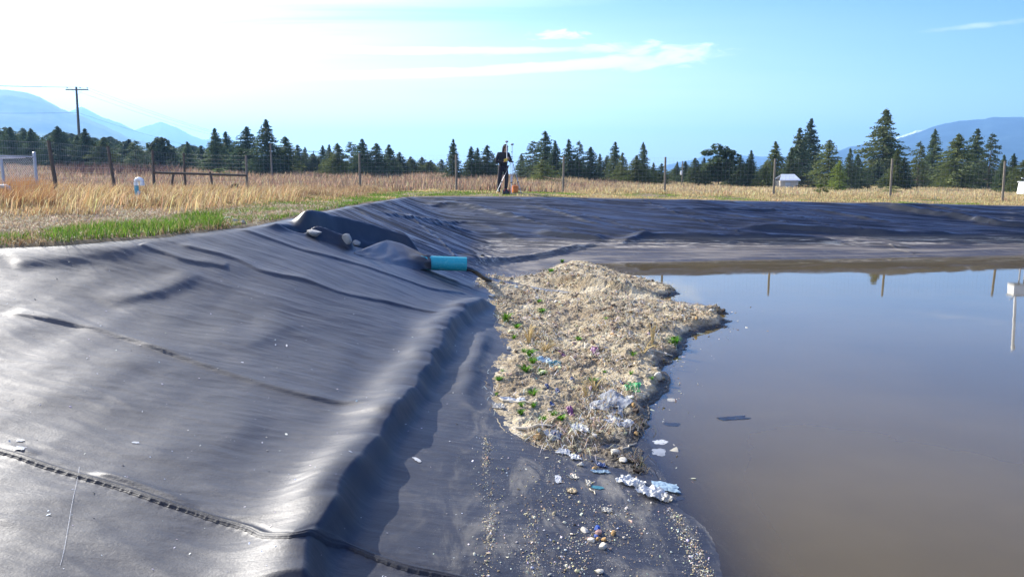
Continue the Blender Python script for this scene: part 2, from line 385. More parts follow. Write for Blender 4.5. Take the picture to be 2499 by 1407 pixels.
# ------------------------------------------------------------------ materials
def mat(name):
    m = bpy.data.materials.new(name); m.use_nodes = True; t = NT(m.node_tree); t.n.clear(); return m, t
def finish(t, bsdf, disp=None):
    t.new('ShaderNodeOutputMaterial', {'Surface': bsdf.outputs[0] if hasattr(bsdf, 'outputs') else bsdf})
def simple(name, col, rough=.6, metal=0.0, var=.25, scale=8.0, bump=.0, spec=.5, dirt=None):
    m, t = mat(name); pos = t.new('ShaderNodeTexCoord').outputs['Object']
    n = t.noise(pos, scale, 5, .6); n2 = t.noise(pos, scale * 4.7, 3)
    c = t.mix(t.math('MULTIPLY', t.smooth(n, .3, .7), var), (*col, 1), tuple(x * .55 for x in col))
    if dirt: c = t.mix(t.math('MULTIPLY', t.smooth(n2, .5, .75), .6), c, (*dirt, 1))
    b = t.new('ShaderNodeBsdfPrincipled', {'Base Color': c, 'Roughness': t.math('ADD', rough, t.math('MULTIPLY', t.math('SUBTRACT', n2, .5), .2)), 'Metallic': metal, 'Specular IOR Level': spec})
    if bump:
        t.put(b.inputs['Normal'], t.new('ShaderNodeBump', {'Height': t.math('ADD', n, t.math('MULTIPLY', n2, .4)), 'Strength': bump, 'Distance': .02}))
    finish(t, b); return m
def attr_mat(name, rough=.7, trans=0.0, spec=.3, fac=1.0):
    """base colour from the per-blade / per-stone colour attribute 'tint'"""
    m, t = mat(name); c = t.new('ShaderNodeAttribute', attribute_name='tint').outputs['Color']
    b = t.new('ShaderNodeBsdfPrincipled', {'Base Color': c, 'Roughness': rough, 'Specular IOR Level': spec})
    if trans:
        tr = t.new('ShaderNodeBsdfTranslucent', {'Color': c}); mx = t.new('ShaderNodeMixShader', {0: trans, 1: b, 2: tr}); finish(t, mx)
    else: finish(t, b)
    return m
def set_tint(me, cols):
    a = me.attributes.new('tint', 'FLOAT_COLOR', 'POINT'); c = np.ones((len(me.vertices), 4), np.float32); c[:, :3] = cols; a.data.foreach_set('color', c.ravel())

def liner_material():
    m, t = mat('liner_plastic'); g = t.new('ShaderNodeNewGeometry'); pos = g.outputs['Position']
    z = t.new('ShaderNodeSeparateXYZ', {0: pos}).outputs[2]; yy = t.new('ShaderNodeSeparateXYZ', {0: pos}).outputs[1]; xx = t.new('ShaderNodeSeparateXYZ', {0: pos}).outputs[0]
    n1 = t.noise(pos, .9, 6, .6); n2 = t.noise(t.mapping(pos, (3, 9, 3)), 1.5, 6, .65); n3 = t.noise(pos, 60, 3, .6)
    base = t.mix(t.smooth(n1, .3, .7), (.0125, .0130, .0195), (.023, .0240, .0325))
    dust = t.math('MULTIPLY', t.math('MULTIPLY', t.smooth(n2, .45, .75), t.smooth(n1, .35, .65)), t.smooth(yy, 20, 12, .25, 1.0))
    base = t.mix(t.math('MULTIPLY', dust, .32), base, (.12, .115, .11))
    # footprints and scuffs: short pale scratches
    def scratch(rot, sc_, thr):
        v = t.new('ShaderNodeTexVoronoi', {'Vector': t.mapping(pos, (sc_, sc_ * .09, sc_ * .3), (0, 0, rot)), 'Scale': 1.0}, feature='F1')
        return t.math('LESS_THAN', v.outputs['Distance'], thr)
    area = t.smooth(t.noise(pos, 1.7, 3), .52, .66)
    scr = t.math('MULTIPLY', t.math('ADD', scratch(R(25), 26, .05), scratch(R(-40), 31, .045), clamp=True), area)
    base = t.mix(t.math('MULTIPLY', scr, .28), base, (.30, .30, .30))
    # pale grit sprinkled over the sheet, dense at the foot of the bank
    grit = t.new('ShaderNodeTexVoronoi', {'Vector': pos, 'Scale': 62.0}); foot = t.smooth(z, .34, .10)
    low = t.math('MULTIPLY', foot, t.smooth(n2, .32, .62))
    thr = t.math('ADD', .055, t.math('MULTIPLY', low, .16))
    gr = t.math('MULTIPLY', t.math('LESS_THAN', grit.outputs['Distance'], thr), t.smooth(t.noise(pos, 3.3, 4), .42, .58))
    base = t.mix(t.math('MULTIPLY', gr, t.math('ADD', .25, t.math('MULTIPLY', foot, .5))), base, (.52, .48, .40))
    film = t.math('MULTIPLY', t.math('MULTIPLY', foot, t.smooth(t.noise(t.mapping(pos, (2.2, .8, 1)), 1.6, 7, .68, .6), .48, .72)), .55)
    base = t.mix(film, base, (.30, .27, .21))
    # dried tide lines of mud on the low shelf of the far side
    far = t.smooth(yy, 18.5, 21.5); bands = t.noise(t.mapping(pos, (.16, 1.0, 14)), 1.3, 6, .6)
    mud = t.math('MULTIPLY', t.math('MULTIPLY', far, t.smooth(z, .62, .36)), t.math('ADD', .55, t.math('MULTIPLY', t.smooth(bands, .35, .62), .45)))
    mcol = t.mix(t.smooth(bands, .40, .66), (.050, .040, .033), (.17, .145, .115))
    base = t.mix(mud, base, mcol)
    pale = t.math('MULTIPLY', t.math('MULTIPLY', far, t.math('MULTIPLY', t.smooth(z, .20, .30), t.smooth(z, .52, .42))), t.smooth(t.noise(t.mapping(pos, (.5, 3.5, 9)), 1.8, 7, .7), .50, .64))
    base = t.mix(t.math('MULTIPLY', pale, .75), base, (.50, .44, .34))
    rough = t.math('ADD', t.math('ADD', t.smooth(yy, 11, 19, .48, .34), t.math('MULTIPLY', n2, .12)), t.math('MULTIPLY', t.math('MAXIMUM', mud, film), .3))
    b = t.new('ShaderNodeBsdfPrincipled', {'Base Color': base, 'Roughness': rough, 'Specular IOR Level': t.smooth(yy, 4, 18, .43, .55)})
    n5 = t.noise(t.mapping(pos, (1.3, 11, 2), (0, 0, R(-5))), 1.7, 6, .62, .5)
    hgt = t.math('ADD', t.math('ADD', t.math('MULTIPLY', n3, .22), t.math('MULTIPLY', n5, t.smooth(n1, .35, .65, .3, 1.0))), t.math('ADD', t.math('MULTIPLY', n2, 1.0), t.math('MULTIPLY', gr, .5)))
    t.put(b.inputs['Normal'], t.new('ShaderNodeBump', {'Height': hgt, 'Strength': t.smooth(yy, 9, 20, .50, .12), 'Distance': .012}))
    finish(t, b); return m
M_LINER = liner_material()
def ground_material():
    m, t = mat('ground_soil'); g = t.new('ShaderNodeNewGeometry'); pos = g.outputs['Position']
    n = t.noise(pos, .5, 8, .65); n2 = t.noise(pos, 9, 6, .65); n3 = t.noise(pos, .06, 4)
    c = t.mix(t.smooth(n, .3, .7), (.17, .125, .07), (.27, .21, .125)); c = t.mix(t.smooth(n2, .4, .75), c, (.12, .09, .05))
    c = t.mix(t.math('MULTIPLY', t.smooth(n3, .45, .7), .5), c, (.13, .085, .055))
    yy = t.new('ShaderNodeSeparateXYZ', {0: pos}).outputs[1]
    c = t.mix(t.smooth(yy, 110, 200), c, (.05, .06, .032))
    b = t.new('ShaderNodeBsdfPrincipled', {'Base Color': c, 'Roughness': .95, 'Specular IOR Level': .1})
    t.put(b.inputs['Normal'], t.new('ShaderNodeBump', {'Height': t.math('ADD', n2, n), 'Strength': .6, 'Distance': .05}))
    finish(t, b); return m
def sediment_material():
    m, t = mat('sediment_grit'); g = t.new('ShaderNodeNewGeometry'); pos = g.outputs['Position']
    z = t.new('ShaderNodeSeparateXYZ', {0: pos}).outputs[2]
    n = t.noise(pos, 1.6, 8, .68); n2 = t.noise(pos, 18, 7, .72); n4 = t.noise(pos, 4.5, 6, .7)
    v = t.new('ShaderNodeTexVoronoi', {'Vector': pos, 'Scale': 55.0}); v2 = t.new('ShaderNodeTexVoronoi', {'Vector': pos, 'Scale': 23.0})
    c = t.mix(t.smooth(n, .36, .62), (.30, .225, .12), (.52, .435, .28))
    c = t.mix(t.math('MULTIPLY', t.smooth(n2, .48, .72), t.smooth(n, .40, .60)), c, (.66, .63, .55)); c = t.mix(t.math('MULTIPLY', t.smooth(n4, .48, .66), .85), c, (.10, .068, .042))
    c = t.mix(t.math('MULTIPLY', t.smooth(t.noise(pos, .8, 5, .6, .8), .44, .60), .72), c, (.15, .108, .062))
    sp = t.new('ShaderNodeSeparateColor', {0: v.outputs['Color']}).outputs[0]
    c = t.mix(t.math('MULTIPLY', t.math('LESS_THAN', v.outputs['Distance'], .36), t.math('MULTIPLY', t.math('GREATER_THAN', sp, .45), .75)), c, t.mix(sp, (.82, .78, .68), (.42, .32, .20)))
    c = t.mix(t.smooth(t.math('ADD', z, t.math('MULTIPLY', t.math('SUBTRACT', n4, .5), .09)), .085, .030), c, (.042, .032, .021))
    b = t.new('ShaderNodeBsdfPrincipled', {'Base Color': c, 'Roughness': t.smooth(z, .03, .10, .35, .9), 'Specular IOR Level': .3})
    h = t.math('ADD', t.math('MULTIPLY', n2, 1.0), t.math('SUBTRACT', t.math('MULTIPLY', n4, .8), t.math('MULTIPLY', v2.outputs['Distance'], .6)))
    t.put(b.inputs['Normal'], t.new('ShaderNodeBump', {'Height': h, 'Strength': 1.0, 'Distance': .035}))
    finish(t, b); return m
def water_material():
    m, t = mat('pond_water_surface'); g = t.new('ShaderNodeNewGeometry'); pos = g.outputs['Position']
    dep = t.new('ShaderNodeAttribute', attribute_name='depth').outputs['Fac']
    n = t.noise(t.mapping(pos, (1.0, 1.6, 1)), 1.1, 3, .5); n2 = t.noise(t.mapping(pos, (5, 9, 1)), 1.0, 2, .5)
    # rings spreading from the inflow
    s = P(1840, 782, 0)
    off = t.new('ShaderNodeVectorMath', {0: pos, 1: (float(s[0]), float(s[1]), 0)}, operation='SUBTRACT').outputs[0]
    rr = t.new('ShaderNodeVectorMath', {0: off}, operation='LENGTH').outputs['Value']
    ring = t.math('MULTIPLY', t.math('SINE', t.math('MULTIPLY', rr, 30.0)), t.math('MULTIPLY', t.smooth(rr, 1.35, .2), .22))
    ht = t.math('ADD', t.math('ADD', t.math('MULTIPLY', n, .30), t.math('MULTIPLY', n2, .035)), t.math('MULTIPLY', ring, .16))
    bump = t.new('ShaderNodeBump', {'Height': ht, 'Strength': .08, 'Distance': .04})
    murk = t.mix(t.smooth(t.noise(pos, .35, 4), .3, .7), (.088, .065, .023), (.112, .083, .031))
    dif = t.new('ShaderNodeBsdfDiffuse', {'Color': murk}); tra = t.new('ShaderNodeBsdfTransparent', {'Color': (.62, .60, .60, 1)})
    body = t.new('ShaderNodeMixShader', {0: dep, 1: tra, 2: dif})
    gl = t.new('ShaderNodeBsdfGlossy', {'Color': (1, 1, 1, 1), 'Roughness': .03, 'Normal': bump})
    fr = t.new('ShaderNodeFresnel', {'IOR': 1.36, 'Normal': bump})
    finish(t, t.new('ShaderNodeMixShader', {0: fr, 1: body, 2: gl})); return m

# ------------------------------------------------------------------ setting: liner, ground, water, sediment
def build_liner():
    u = np.concatenate([np.linspace(-1.25, -.77, 60), np.arange(-.765, .765, .00142), np.linspace(.77, 1.25, 60)])
    y = np.concatenate([np.geomspace(1.7, 17.5, 760), np.arange(17.55, 37.0, .028)])
    U, Y = np.meshgrid(u, y); X = U * Y
    p, g = pond_raw(X, Y); edge = .05 * perlin(X * 1.3, Y * 1.3, 71) + .03
    keep = (g - p > -.05 + edge) & (p > -.45)
    Z = L(X, Y)
    Z = Z - .03 * smoothstep(.10, -.05, g - p)
    me = grid_mesh('pond_liner', X, Y, Z, keep)
    o = link('pond_liner', me, M_LINER)
    tag(o, 'black plastic liner sheet, wrinkled and scuffed, covering the banks of the pond', 'pond liner'); return o
LINER = build_liner()

def build_ground():
    y1 = np.concatenate([np.linspace(-30, 1, 24), np.linspace(1.5, 60, 260), np.geomspace(61, 7800, 60)])
    x1 = np.concatenate([-np.geomspace(7800, 41, 40), np.linspace(-40, 45, 320), np.geomspace(46, 7800, 40)])
    X, Y = np.meshgrid(x1, y1); p, g = pond_raw(X, Y)
    far_out = (X > 55) | (Y < -5)
    ins = np.where(far_out & (Y < 0), -1, g - p)
    Z = np.where(ins > 0, np.minimum(B(X, Y), g) - .04 - .9 * smoothstep(0, .5, ins), gz(X, Y) + .02 * perlin(X * .9, Y * .9, 72))
    Z = np.where(Y < -1, np.maximum(Z, .9), Z)
    o = link('ground', grid_mesh('ground', X, Y, Z), ground_material()); tag(o, kind='structure')
build_ground()
def G(x, y):
    p, g = pond_raw(x, y); return np.where(g - p > 0, B(x, y), gz(x, y))

SED = np.array([hit(px, py, lambda x, y: np.maximum(B(x, y), 0) + .02)[:2] for px, py in [(1360, 640), (1400, 640), (1450, 648), (1500, 664), (1545, 680), (1590, 690), (1650, 707), (1655, 716), (1600, 728), (1630, 736), (1700, 742), (1765, 755), (1775, 762),
    (1720, 768), (1780, 781), (1768, 795), (1720, 803), (1680, 815), (1668, 838), (1660, 858), (1635, 875), (1615, 900), (1635, 930), (1622, 948), (1595, 985), (1572, 1022), (1566, 1062), (1556, 1085), (1575, 1150), (1535, 1160),
    (1490, 1148), (1440, 1128), (1380, 1102), (1330, 1097), (1270, 1070), (1215, 1036), (1200, 985), (1183, 945), (1184, 922), (1205, 882), (1232, 862), (1226, 822), (1206, 782), (1192, 738), (1176, 706), (1130, 676), (1190, 668), (1250, 676), (1310, 662)]])
SED = np.vstack([SED])
CHAN = spline([P(px, py, .1)[:2] for px, py in [(1185, 692), (1260, 694), (1340, 704), (1420, 716), (1500, 727), (1600, 733), (1720, 742)]], 6)
def sed_h(x, y):
    """height of the grit island, and signed distance inside its outline"""
    ring = np.vstack([SED, SED[:1]]); xw = x + .07 * perlin(x * 2.2, y * 2.2, 81) + .04 * perlin(x * 6, y * 6, 82); yw = y + .07 * perlin(x * 2.2, y * 2.2, 83) + .04 * perlin(x * 6, y * 6, 84)
    d = poly_dist(xw, yw, ring)[0]; s = np.where(inside_poly(xw, yw, SED), d, -d)
    lz = np.maximum(B(x, y), 0.0)
    wside = smoothstep(.03, -.06, B(x, y)); th = .010 + .060 * smoothstep(0, .5, s) + wside * .10 * smoothstep(0, .20, s) + .025 * smoothstep(.3, 1.5, s)
    lump = (.036 * fbm(x * 1.6, y * 1.6, 4, 85) + .032 * fbm(x * 5, y * 5, 4, 86, .6)) * smoothstep(0, .35, s)
    z = lz + th + lump
    dc, sd_, fr, arc = poly_dist(x, y, CHAN); wob = .06 * perlin(arc * 2, arc * 0, 87)
    ch = np.exp(-(np.maximum(dc - .10 + wob, 0) / .20) ** 2) * smoothstep(0, .06, fr)
    z = z * (1 - .86 * ch) + (.035 + .02 * (1 - fr)) * .86 * ch
    # the bank behind the stream is undercut mud
    z += (.20 + .09 * perlin(arc * 1.5, arc * 0 + .3, 88)) * np.exp(-((dc * -sd_ - .66) / np.where(dc * -sd_ < .66, .13, .45)) ** 2) * smoothstep(.05, .35, fr) * (1 - smoothstep(.62, .85, fr))
    z = np.where(s < 0, lz + .02 + s * 1.0, z)
    return z, s
def build_sediment():
    u = np.linspace(-.09, .34, 520); y = np.geomspace(5.4, 26, 820); U, Y = np.meshgrid(u, y); X = U * Y
    Z, s = sed_h(X, Y); keep = s > -.10
    o = link('sediment', grid_mesh('sediment', X, Y, Z, keep), sediment_material()); tag(o, kind='structure')
build_sediment()
def S(x, y):
    x = np.asarray(x, float); y = np.asarray(y, float); z, s = sed_h(np.atleast_1d(x), np.atleast_1d(y)); l = L(np.atleast_1d(x), np.atleast_1d(y))
    return np.where(s > 0, np.maximum(z, l), l).reshape(x.shape)
def build_water():
    u = np.linspace(-.15, 1.4, 420); y = np.geomspace(2.2, 27, 420); U, Y = np.meshgrid(u, y); X = U * Y
    zb = np.maximum(np.where(sed_h(X, Y)[1] > -.25, sed_h(X, Y)[0], -9), B(X, Y)); keep = zb < .06
    me = grid_mesh('water', X, Y, np.zeros_like(X), keep)
    co = np.empty(len(me.vertices) * 3, np.float32); me.vertices.foreach_get('co', co); co = co.reshape(-1, 3).astype(float)
    zs = np.maximum(np.where(sed_h(co[:, 0], co[:, 1])[1] > -.25, sed_h(co[:, 0], co[:, 1])[0], -9), B(co[:, 0], co[:, 1]))
    a = me.attributes.new('depth', 'FLOAT', 'POINT'); a.data.foreach_set('value', (1 - np.exp(-np.maximum(-zs, 0) / .035)).astype(np.float32))
    o = link('water', me, water_material()); tag(o, kind='structure')
build_water()
# ------------------------------------------------------------------ mountains and air
def mountain(pts, dist, depth, col, seed, snow=None):
    m, t = mat('mountain_forest'); pos = t.new('ShaderNodeNewGeometry').outputs['Position']
    n = t.noise(pos, .008, 8, .65); c = t.mix(t.smooth(n, .35, .7), col, tuple(v * 4.0 for v in col))
    if snow:
        zz = t.new('ShaderNodeSeparateXYZ', {0: pos}).outputs[2]
        c = t.mix(t.smooth(t.math('ADD', zz, t.math('MULTIPLY', n, 80)), snow, snow + 30), c, (.8, .82, .85))
    finish(t, t.new('ShaderNodeBsdfPrincipled', {'Base Color': c, 'Roughness': .95, 'Specular IOR Level': .05}))
    pts = np.array(pts, float); px = np.linspace(pts[0, 0], pts[-1, 0], 260); py = np.interp(px, pts[:, 0], pts[:, 1])
    k = np.hanning(9); k /= k.sum(); py = np.convolve(np.pad(py, 4, mode='edge'), k, 'valid')
    py = py + 1.6 * fbm(px * .03, px * 0, 5, seed)
    top = np.array([at(a, b, dist) for a, b in zip(px, py)]); T = np.linspace(-1, 1, 61)
    Tm, I = np.meshgrid(T, np.arange(260), indexing='ij'); X = top[I, 0] * (1 + Tm * depth / dist); Y = dist + Tm * depth
    f = 1 - np.abs(Tm); H = top[I, 2]
    rel = fbm(X * .0022, Y * .0022, 5, seed + 5)
    Z = 2 + (H - 2) * (f ** .9) + (H - 2) * .22 * rel * f * np.abs(Tm) * 2.0 - 12 * (f < .02)
    Z = np.minimum(Z, 2 + (H - 2) * np.minimum(f ** .5, 1))
    o = link('mountain', grid_mesh('mountain', X, Y, Z), m); tag(o, kind='structure'); return o
mountain([(-900, 150), (-300, 196), (0, 218), (60, 224), (100, 238), (150, 266), (195, 281), (230, 297), (280, 319), (310, 334), (370, 352), (460, 385), (560, 430)], 2600, 850, (.012, .022, .02), 201)
mountain([(40, 330), (150, 280), (200, 260), (245, 284), (300, 303), (345, 326), (400, 345), (470, 370), (560, 410)], 4100, 950, (.012, .022, .022), 202)
mountain([(240, 360), (300, 328), (345, 312), (392, 297), (432, 311), (470, 332), (500, 342), (540, 336), (600, 350), (720, 400)], 4900, 1000, (.012, .022, .022), 203)
mountain([(1830, 425), (1960, 392), (2030, 372), (2075, 358), (2110, 352), (2180, 342), (2240, 323), (2290, 305), (2340, 295), (2400, 291), (2430, 285), (2500, 286), (2700, 300), (3000, 340), (3300, 420)], 3250, 950, (.010, .018, .022), 204)
mountain([(1560, 425), (1630, 402), (1680, 391), (1700, 388), (1722, 376), (1780, 377), (1860, 382), (1960, 380), (2080, 392), (2200, 420)], 4500, 950, (.010, .020, .022), 205)
mountain([(2090, 360), (2140, 345), (2200, 332), (2235, 319), (2260, 318), (2320, 325), (2420, 345)], 4800, 700, (.03, .04, .05), 206, snow=150)
def build_haze():
    bm = bmesh.new(); bmesh.ops.create_cube(bm, size=1); me = bpy.data.meshes.new('haze'); bm.to_mesh(me); bm.free()
    m = bpy.data.materials.new('haze_air'); m.use_nodes = True; t = NT(m.node_tree); t.n.clear()
    v = t.new('ShaderNodeVolumePrincipled', {'Color': (.29, .58, 1.0, 1), 'Density': HAZE_D, 'Anisotropy': .25})
    t.new('ShaderNodeOutputMaterial', {'Volume': v.outputs[0]})
    o = link('haze', me, m); o.scale = (16000, 16000, 480); o.location = (0, 0, 240 - 3); tag(o, kind='stuff')
HAZE_D = 2.9e-4
build_haze()

# ------------------------------------------------------------------ grasses
M_GRASS = attr_mat('grass_blades', .75, .45, .15)
rng = np.random.default_rng(7)
def blades(name, pos, h, w, lean, tint, material=None):
    n = len(pos); a = rng.uniform(0, 2 * np.pi, n); s = np.stack([np.cos(a), np.sin(a), 0 * a], 1) * (w / 2)[:, None]
    up = np.stack([lean[:, 0], lean[:, 1], np.zeros(n)], 1)
    m = pos + np.stack([0 * h, 0 * h, h * .55], 1) + up * (h * .30)[:, None]; t = pos + np.stack([0 * h, 0 * h, h * (1 - .35 * np.hypot(*lean.T) ** 2)], 1) + up * h[:, None]
    V = np.stack([pos - s, pos + s, m - s * .8, m + s * .8, t], 1).reshape(-1, 3); k = np.arange(n)[:, None] * 5
    F = np.concatenate([k + np.array([[0, 1, 3, 2]]), k + np.array([[2, 3, 4]])], 1).ravel(); lt = np.tile([4, 3], n)
    me = new_mesh(name, V, F, lt, True); set_tint(me, np.repeat(tint, 5, 0))
    return link(name, me, material or M_GRASS)
def tints(n, cols, wts, var=.25):
    cols = np.array(cols); c = cols[rng.choice(len(cols), n, p=np.array(wts) / sum(wts))]
    return np.clip(c * (1 + var * rng.standard_normal((n, 1))) * (1 + .08 * rng.standard_normal((n, 3))), .004, .9)
def scatter(n, u0, u1, y0, y1, power=1.0):
    y = (rng.uniform(0, 1, n) * (y1 ** power - y0 ** power) + y0 ** power) ** (1 / power); u = rng.uniform(u0, u1, n); return u * y, y
def on_ground(x, y):
    p, g = pond_raw(x, y); return np.stack([x, y, gz(x, y) - .02], 1), p - g       # second: > 0 outside the pond
def outside(x, y, k=.02):
    q, o = on_ground(x, y); return o > k
# 1 tall dry grass on the left, blown to the right
x, y = scatter(160000, -.80, -.11, 13, 42, 1.3); q, o = on_ground(x, y)
hd = xcrest(y) - x; dens = smoothstep(-.32, .25, perlin(x * .5, y * .35, 301) + .25)
tall = smoothstep(1.5, 5.0, hd + .12 * (y - 20)) * smoothstep(15, 22, y + 4 * perlin(x * .3, y * .3, 299)); VX, VY = at(335, 482, 27.5)[:2]; keep = (o > .15) & ~((np.abs(x - VX * y / VY) < .42) & (y > VY - 4.5) & (y < VY)) & (rng.uniform(0, 1, len(x)) < dens * (.22 + .78 * tall)) & (hd > .5)
x, y, q, tall = x[keep], y[keep], q[keep], tall[keep]; n = len(x)
clump = .35 + .85 * smoothstep(-.5, .6, fbm(x * .7, y * .5, 3, 302))
h = (.08 + .40 * tall - .10 * smoothstep(28, 36, y)) * clump * rng.uniform(.55, 1.15, n); le = np.stack([.30 + .35 * rng.standard_normal(n) + .3 * perlin(x * .4, y * .4, 303), -.05 + .3 * rng.standard_normal(n)], 1)
tc = tints(n, [(.42, .30, .14), (.34, .22, .10), (.54, .45, .28), (.22, .13, .07)], [5, 4, 2, 3])
far = smoothstep(24, 36, y)[:, None]; tc = tc * (1 - .45 * far) + np.array([.30, .19, .11]) * .45 * far
rus = np.exp(-(((x / y) + .665) / .055) ** 2)[:, None] * (y > 20)[:, None]; tc = tc * (1 - .7 * rus) + np.array([.36, .165, .06]) * .7 * rus
h = h * (1 + .65 * rus[:, 0])
tag(blades('dry_grass', q, h, rng.uniform(.010, .022, n), le, tc), kind='stuff')
x, y = scatter(3600, -.74, -.28, 17, 30, 1.0); q, o = on_ground(x, y); hd = xcrest(y) - x; keep = (o > .2) & (hd > 2.5) & (fbm(x * .8, y * .6, 3, 298) > .05) & ~((np.abs(x - VX * y / VY) < .5) & (y < VY)); x, y, q = x[keep], y[keep], q[keep]; n = len(x)
tag(blades('tall_stalks', q, rng.uniform(.45, .80, n), rng.uniform(.012, .020, n), np.stack([.55 + .3 * rng.standard_normal(n), .2 * rng.standard_normal(n)], 1), tints(n, [(.52, .40, .20), (.42, .29, .13)], [1, 1])), kind='stuff')
# 2 straw litter and low stubble between
x, y = scatter(70000, -.80, -.18, 9.6, 24, 1.2); q, o = on_ground(x, y); keep = (o > .06) & (perlin(x * .7, y * .7, 304) > -.45)
x, y, q = x[keep], y[keep], q[keep]; n = len(x)
le = 1.5 * rng.standard_normal((n, 2)); tc = tints(n, [(.50, .44, .33), (.38, .29, .18), (.25, .18, .10)], [3, 4, 4])
tag(blades('straw', q, rng.uniform(.04, .16, n), rng.uniform(.008, .018, n), le, tc), kind='stuff')
# 3 green grass along the top edge of the liner
x, y = scatter(190000, -.80, -.02, 9.0, 38, 1.0); q, o = on_ground(x, y); hd = xcrest(y) - x; uu = x / y; npx = uu * FPX + 1250
g1 = smoothstep(3.0, 1.2, hd + 1.1 * fbm(x * .8, y * .8, 3, 305)) * (npx < 545) * (.75 + .25 * smoothstep(40, 160, npx)) * smoothstep(-.35, .15, fbm(x * .9, y * 1.3, 3, 306) + .34 - .5 * np.exp(-((npx - 75) / 45) ** 2)) 
g2 = .9 * ((npx > 545)) * smoothstep(.0, .35, perlin(x * .55, y * .4, 307) + .32) * smoothstep(9, 3.5, hd)
keep = (o > .03) & (rng.uniform(0, 1, len(x)) < np.maximum(g1, g2)); x, y, q, g1 = x[keep], y[keep], q[keep], g1[keep]; n = len(x)
h = (.10 + .16 * g1 * (.6 + .5 * perlin(x * 1.5, y * 1.5, 308))) * rng.uniform(.6, 1.25, n)
tc = tints(n, [(.085, .175, .016), (.13, .22, .022), (.055, .11, .018), (.32, .27, .11)], [5, 4, 2, 1.6])
tag(blades('green_grass', q, h, rng.uniform(.006, .012, n) * (.6 + .05 * y), .35 * rng.standard_normal((n, 2)) + np.array([.12, 0]), tc), kind='stuff')
# 3b brown dead clumps at the liner edge
x, y = scatter(60000, -.80, -.2, 9.0, 17, 1.0); q, o = on_ground(x, y); hd = xcrest(y) - x; npx = x / y * FPX + 1250
dn = np.maximum(np.exp(-((npx - 60) / 60) ** 2) * smoothstep(3.0, 1.0, hd), np.exp(-((npx - 505) / 45) ** 2) * smoothstep(1.3, .3, hd)); dn = np.maximum(dn, .10 * smoothstep(.5, .1, hd))
keep = (o > .02) & (rng.uniform(0, 1, len(x)) < dn); x, y, q = x[keep], y[keep], q[keep]; n = len(x)
tc = tints(n, [(.30, .20, .09), (.20, .12, .06), (.42, .33, .18)], [4, 4, 2])
tag(blades('dead_weeds', q, rng.uniform(.05, .17, n), rng.uniform(.005, .010, n), .7 * rng.standard_normal((n, 2)), tc), kind='stuff')
# 4 short yellow green turf between the far edge and the fence
x, y = scatter(110000, -.30, .80, 27, 42, 1.2); q, o = on_ground(x, y); keep = o > .03; x, y, q = x[keep], y[keep], q[keep]; n = len(x); u_ = x / y
gr = smoothstep(-.1, .3, perlin(x * .35, y * .5, 309) + .35 * smoothstep(.2, -.2, u_) - .30 * smoothstep(.25, .6, u_) + .25 * smoothstep(39, 35, y))
pick = (rng.uniform(0, 1, n) < gr)[:, None]
tc = np.where(pick, tints(n, [(.16, .25, .03), (.24, .28, .06), (.10, .16, .03)], [4, 4, 1]), tints(n, [(.55, .45, .22), (.46, .34, .15), (.36, .24, .12)], [4, 3, 1]))
h = np.where(pick[:, 0], .09, .15 + .14 * smoothstep(37, 41, y)) * rng.uniform(.5, 1.3, n) * (.7 + .6 * perlin(x * .8, y * .8, 310))
tag(blades('turf', q, np.maximum(h, .03), rng.uniform(.016, .030, n), .4 * rng.standard_normal((n, 2)), tc), kind='stuff')
# 5 weeds of the field beyond the fence
x, y = scatter(190000, -.80, .85, 39, 96, .8); q, o = on_ground(x, y); keep = (rng.uniform(0, 1, len(x)) < .35 + .65 * smoothstep(-.3, .3, perlin(x * .22, y * .16, 311))); x, y, q = x[keep], y[keep], q[keep]; n = len(x); u_ = x / y
h = (.22 + .26 * smoothstep(.30, -.1, u_)) * rng.uniform(.45, 1.25, n) * (.7 + .6 * smoothstep(-.5, .5, perlin(x * .3, y * .3, 312)))
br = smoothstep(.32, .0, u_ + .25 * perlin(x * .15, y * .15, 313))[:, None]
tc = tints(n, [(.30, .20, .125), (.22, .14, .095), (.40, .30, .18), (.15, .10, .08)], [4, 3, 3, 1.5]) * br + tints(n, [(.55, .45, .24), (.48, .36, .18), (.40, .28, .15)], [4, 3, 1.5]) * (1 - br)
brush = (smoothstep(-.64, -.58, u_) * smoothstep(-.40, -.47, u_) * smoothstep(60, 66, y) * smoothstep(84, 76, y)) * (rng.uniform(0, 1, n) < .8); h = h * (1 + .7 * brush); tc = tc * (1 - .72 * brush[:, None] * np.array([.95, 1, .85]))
tag(blades('field_weeds', q, h, rng.uniform(.025, .06, n), .22 * rng.standard_normal((n, 2)) + np.array([.08, 0]), tc), kind='stuff')

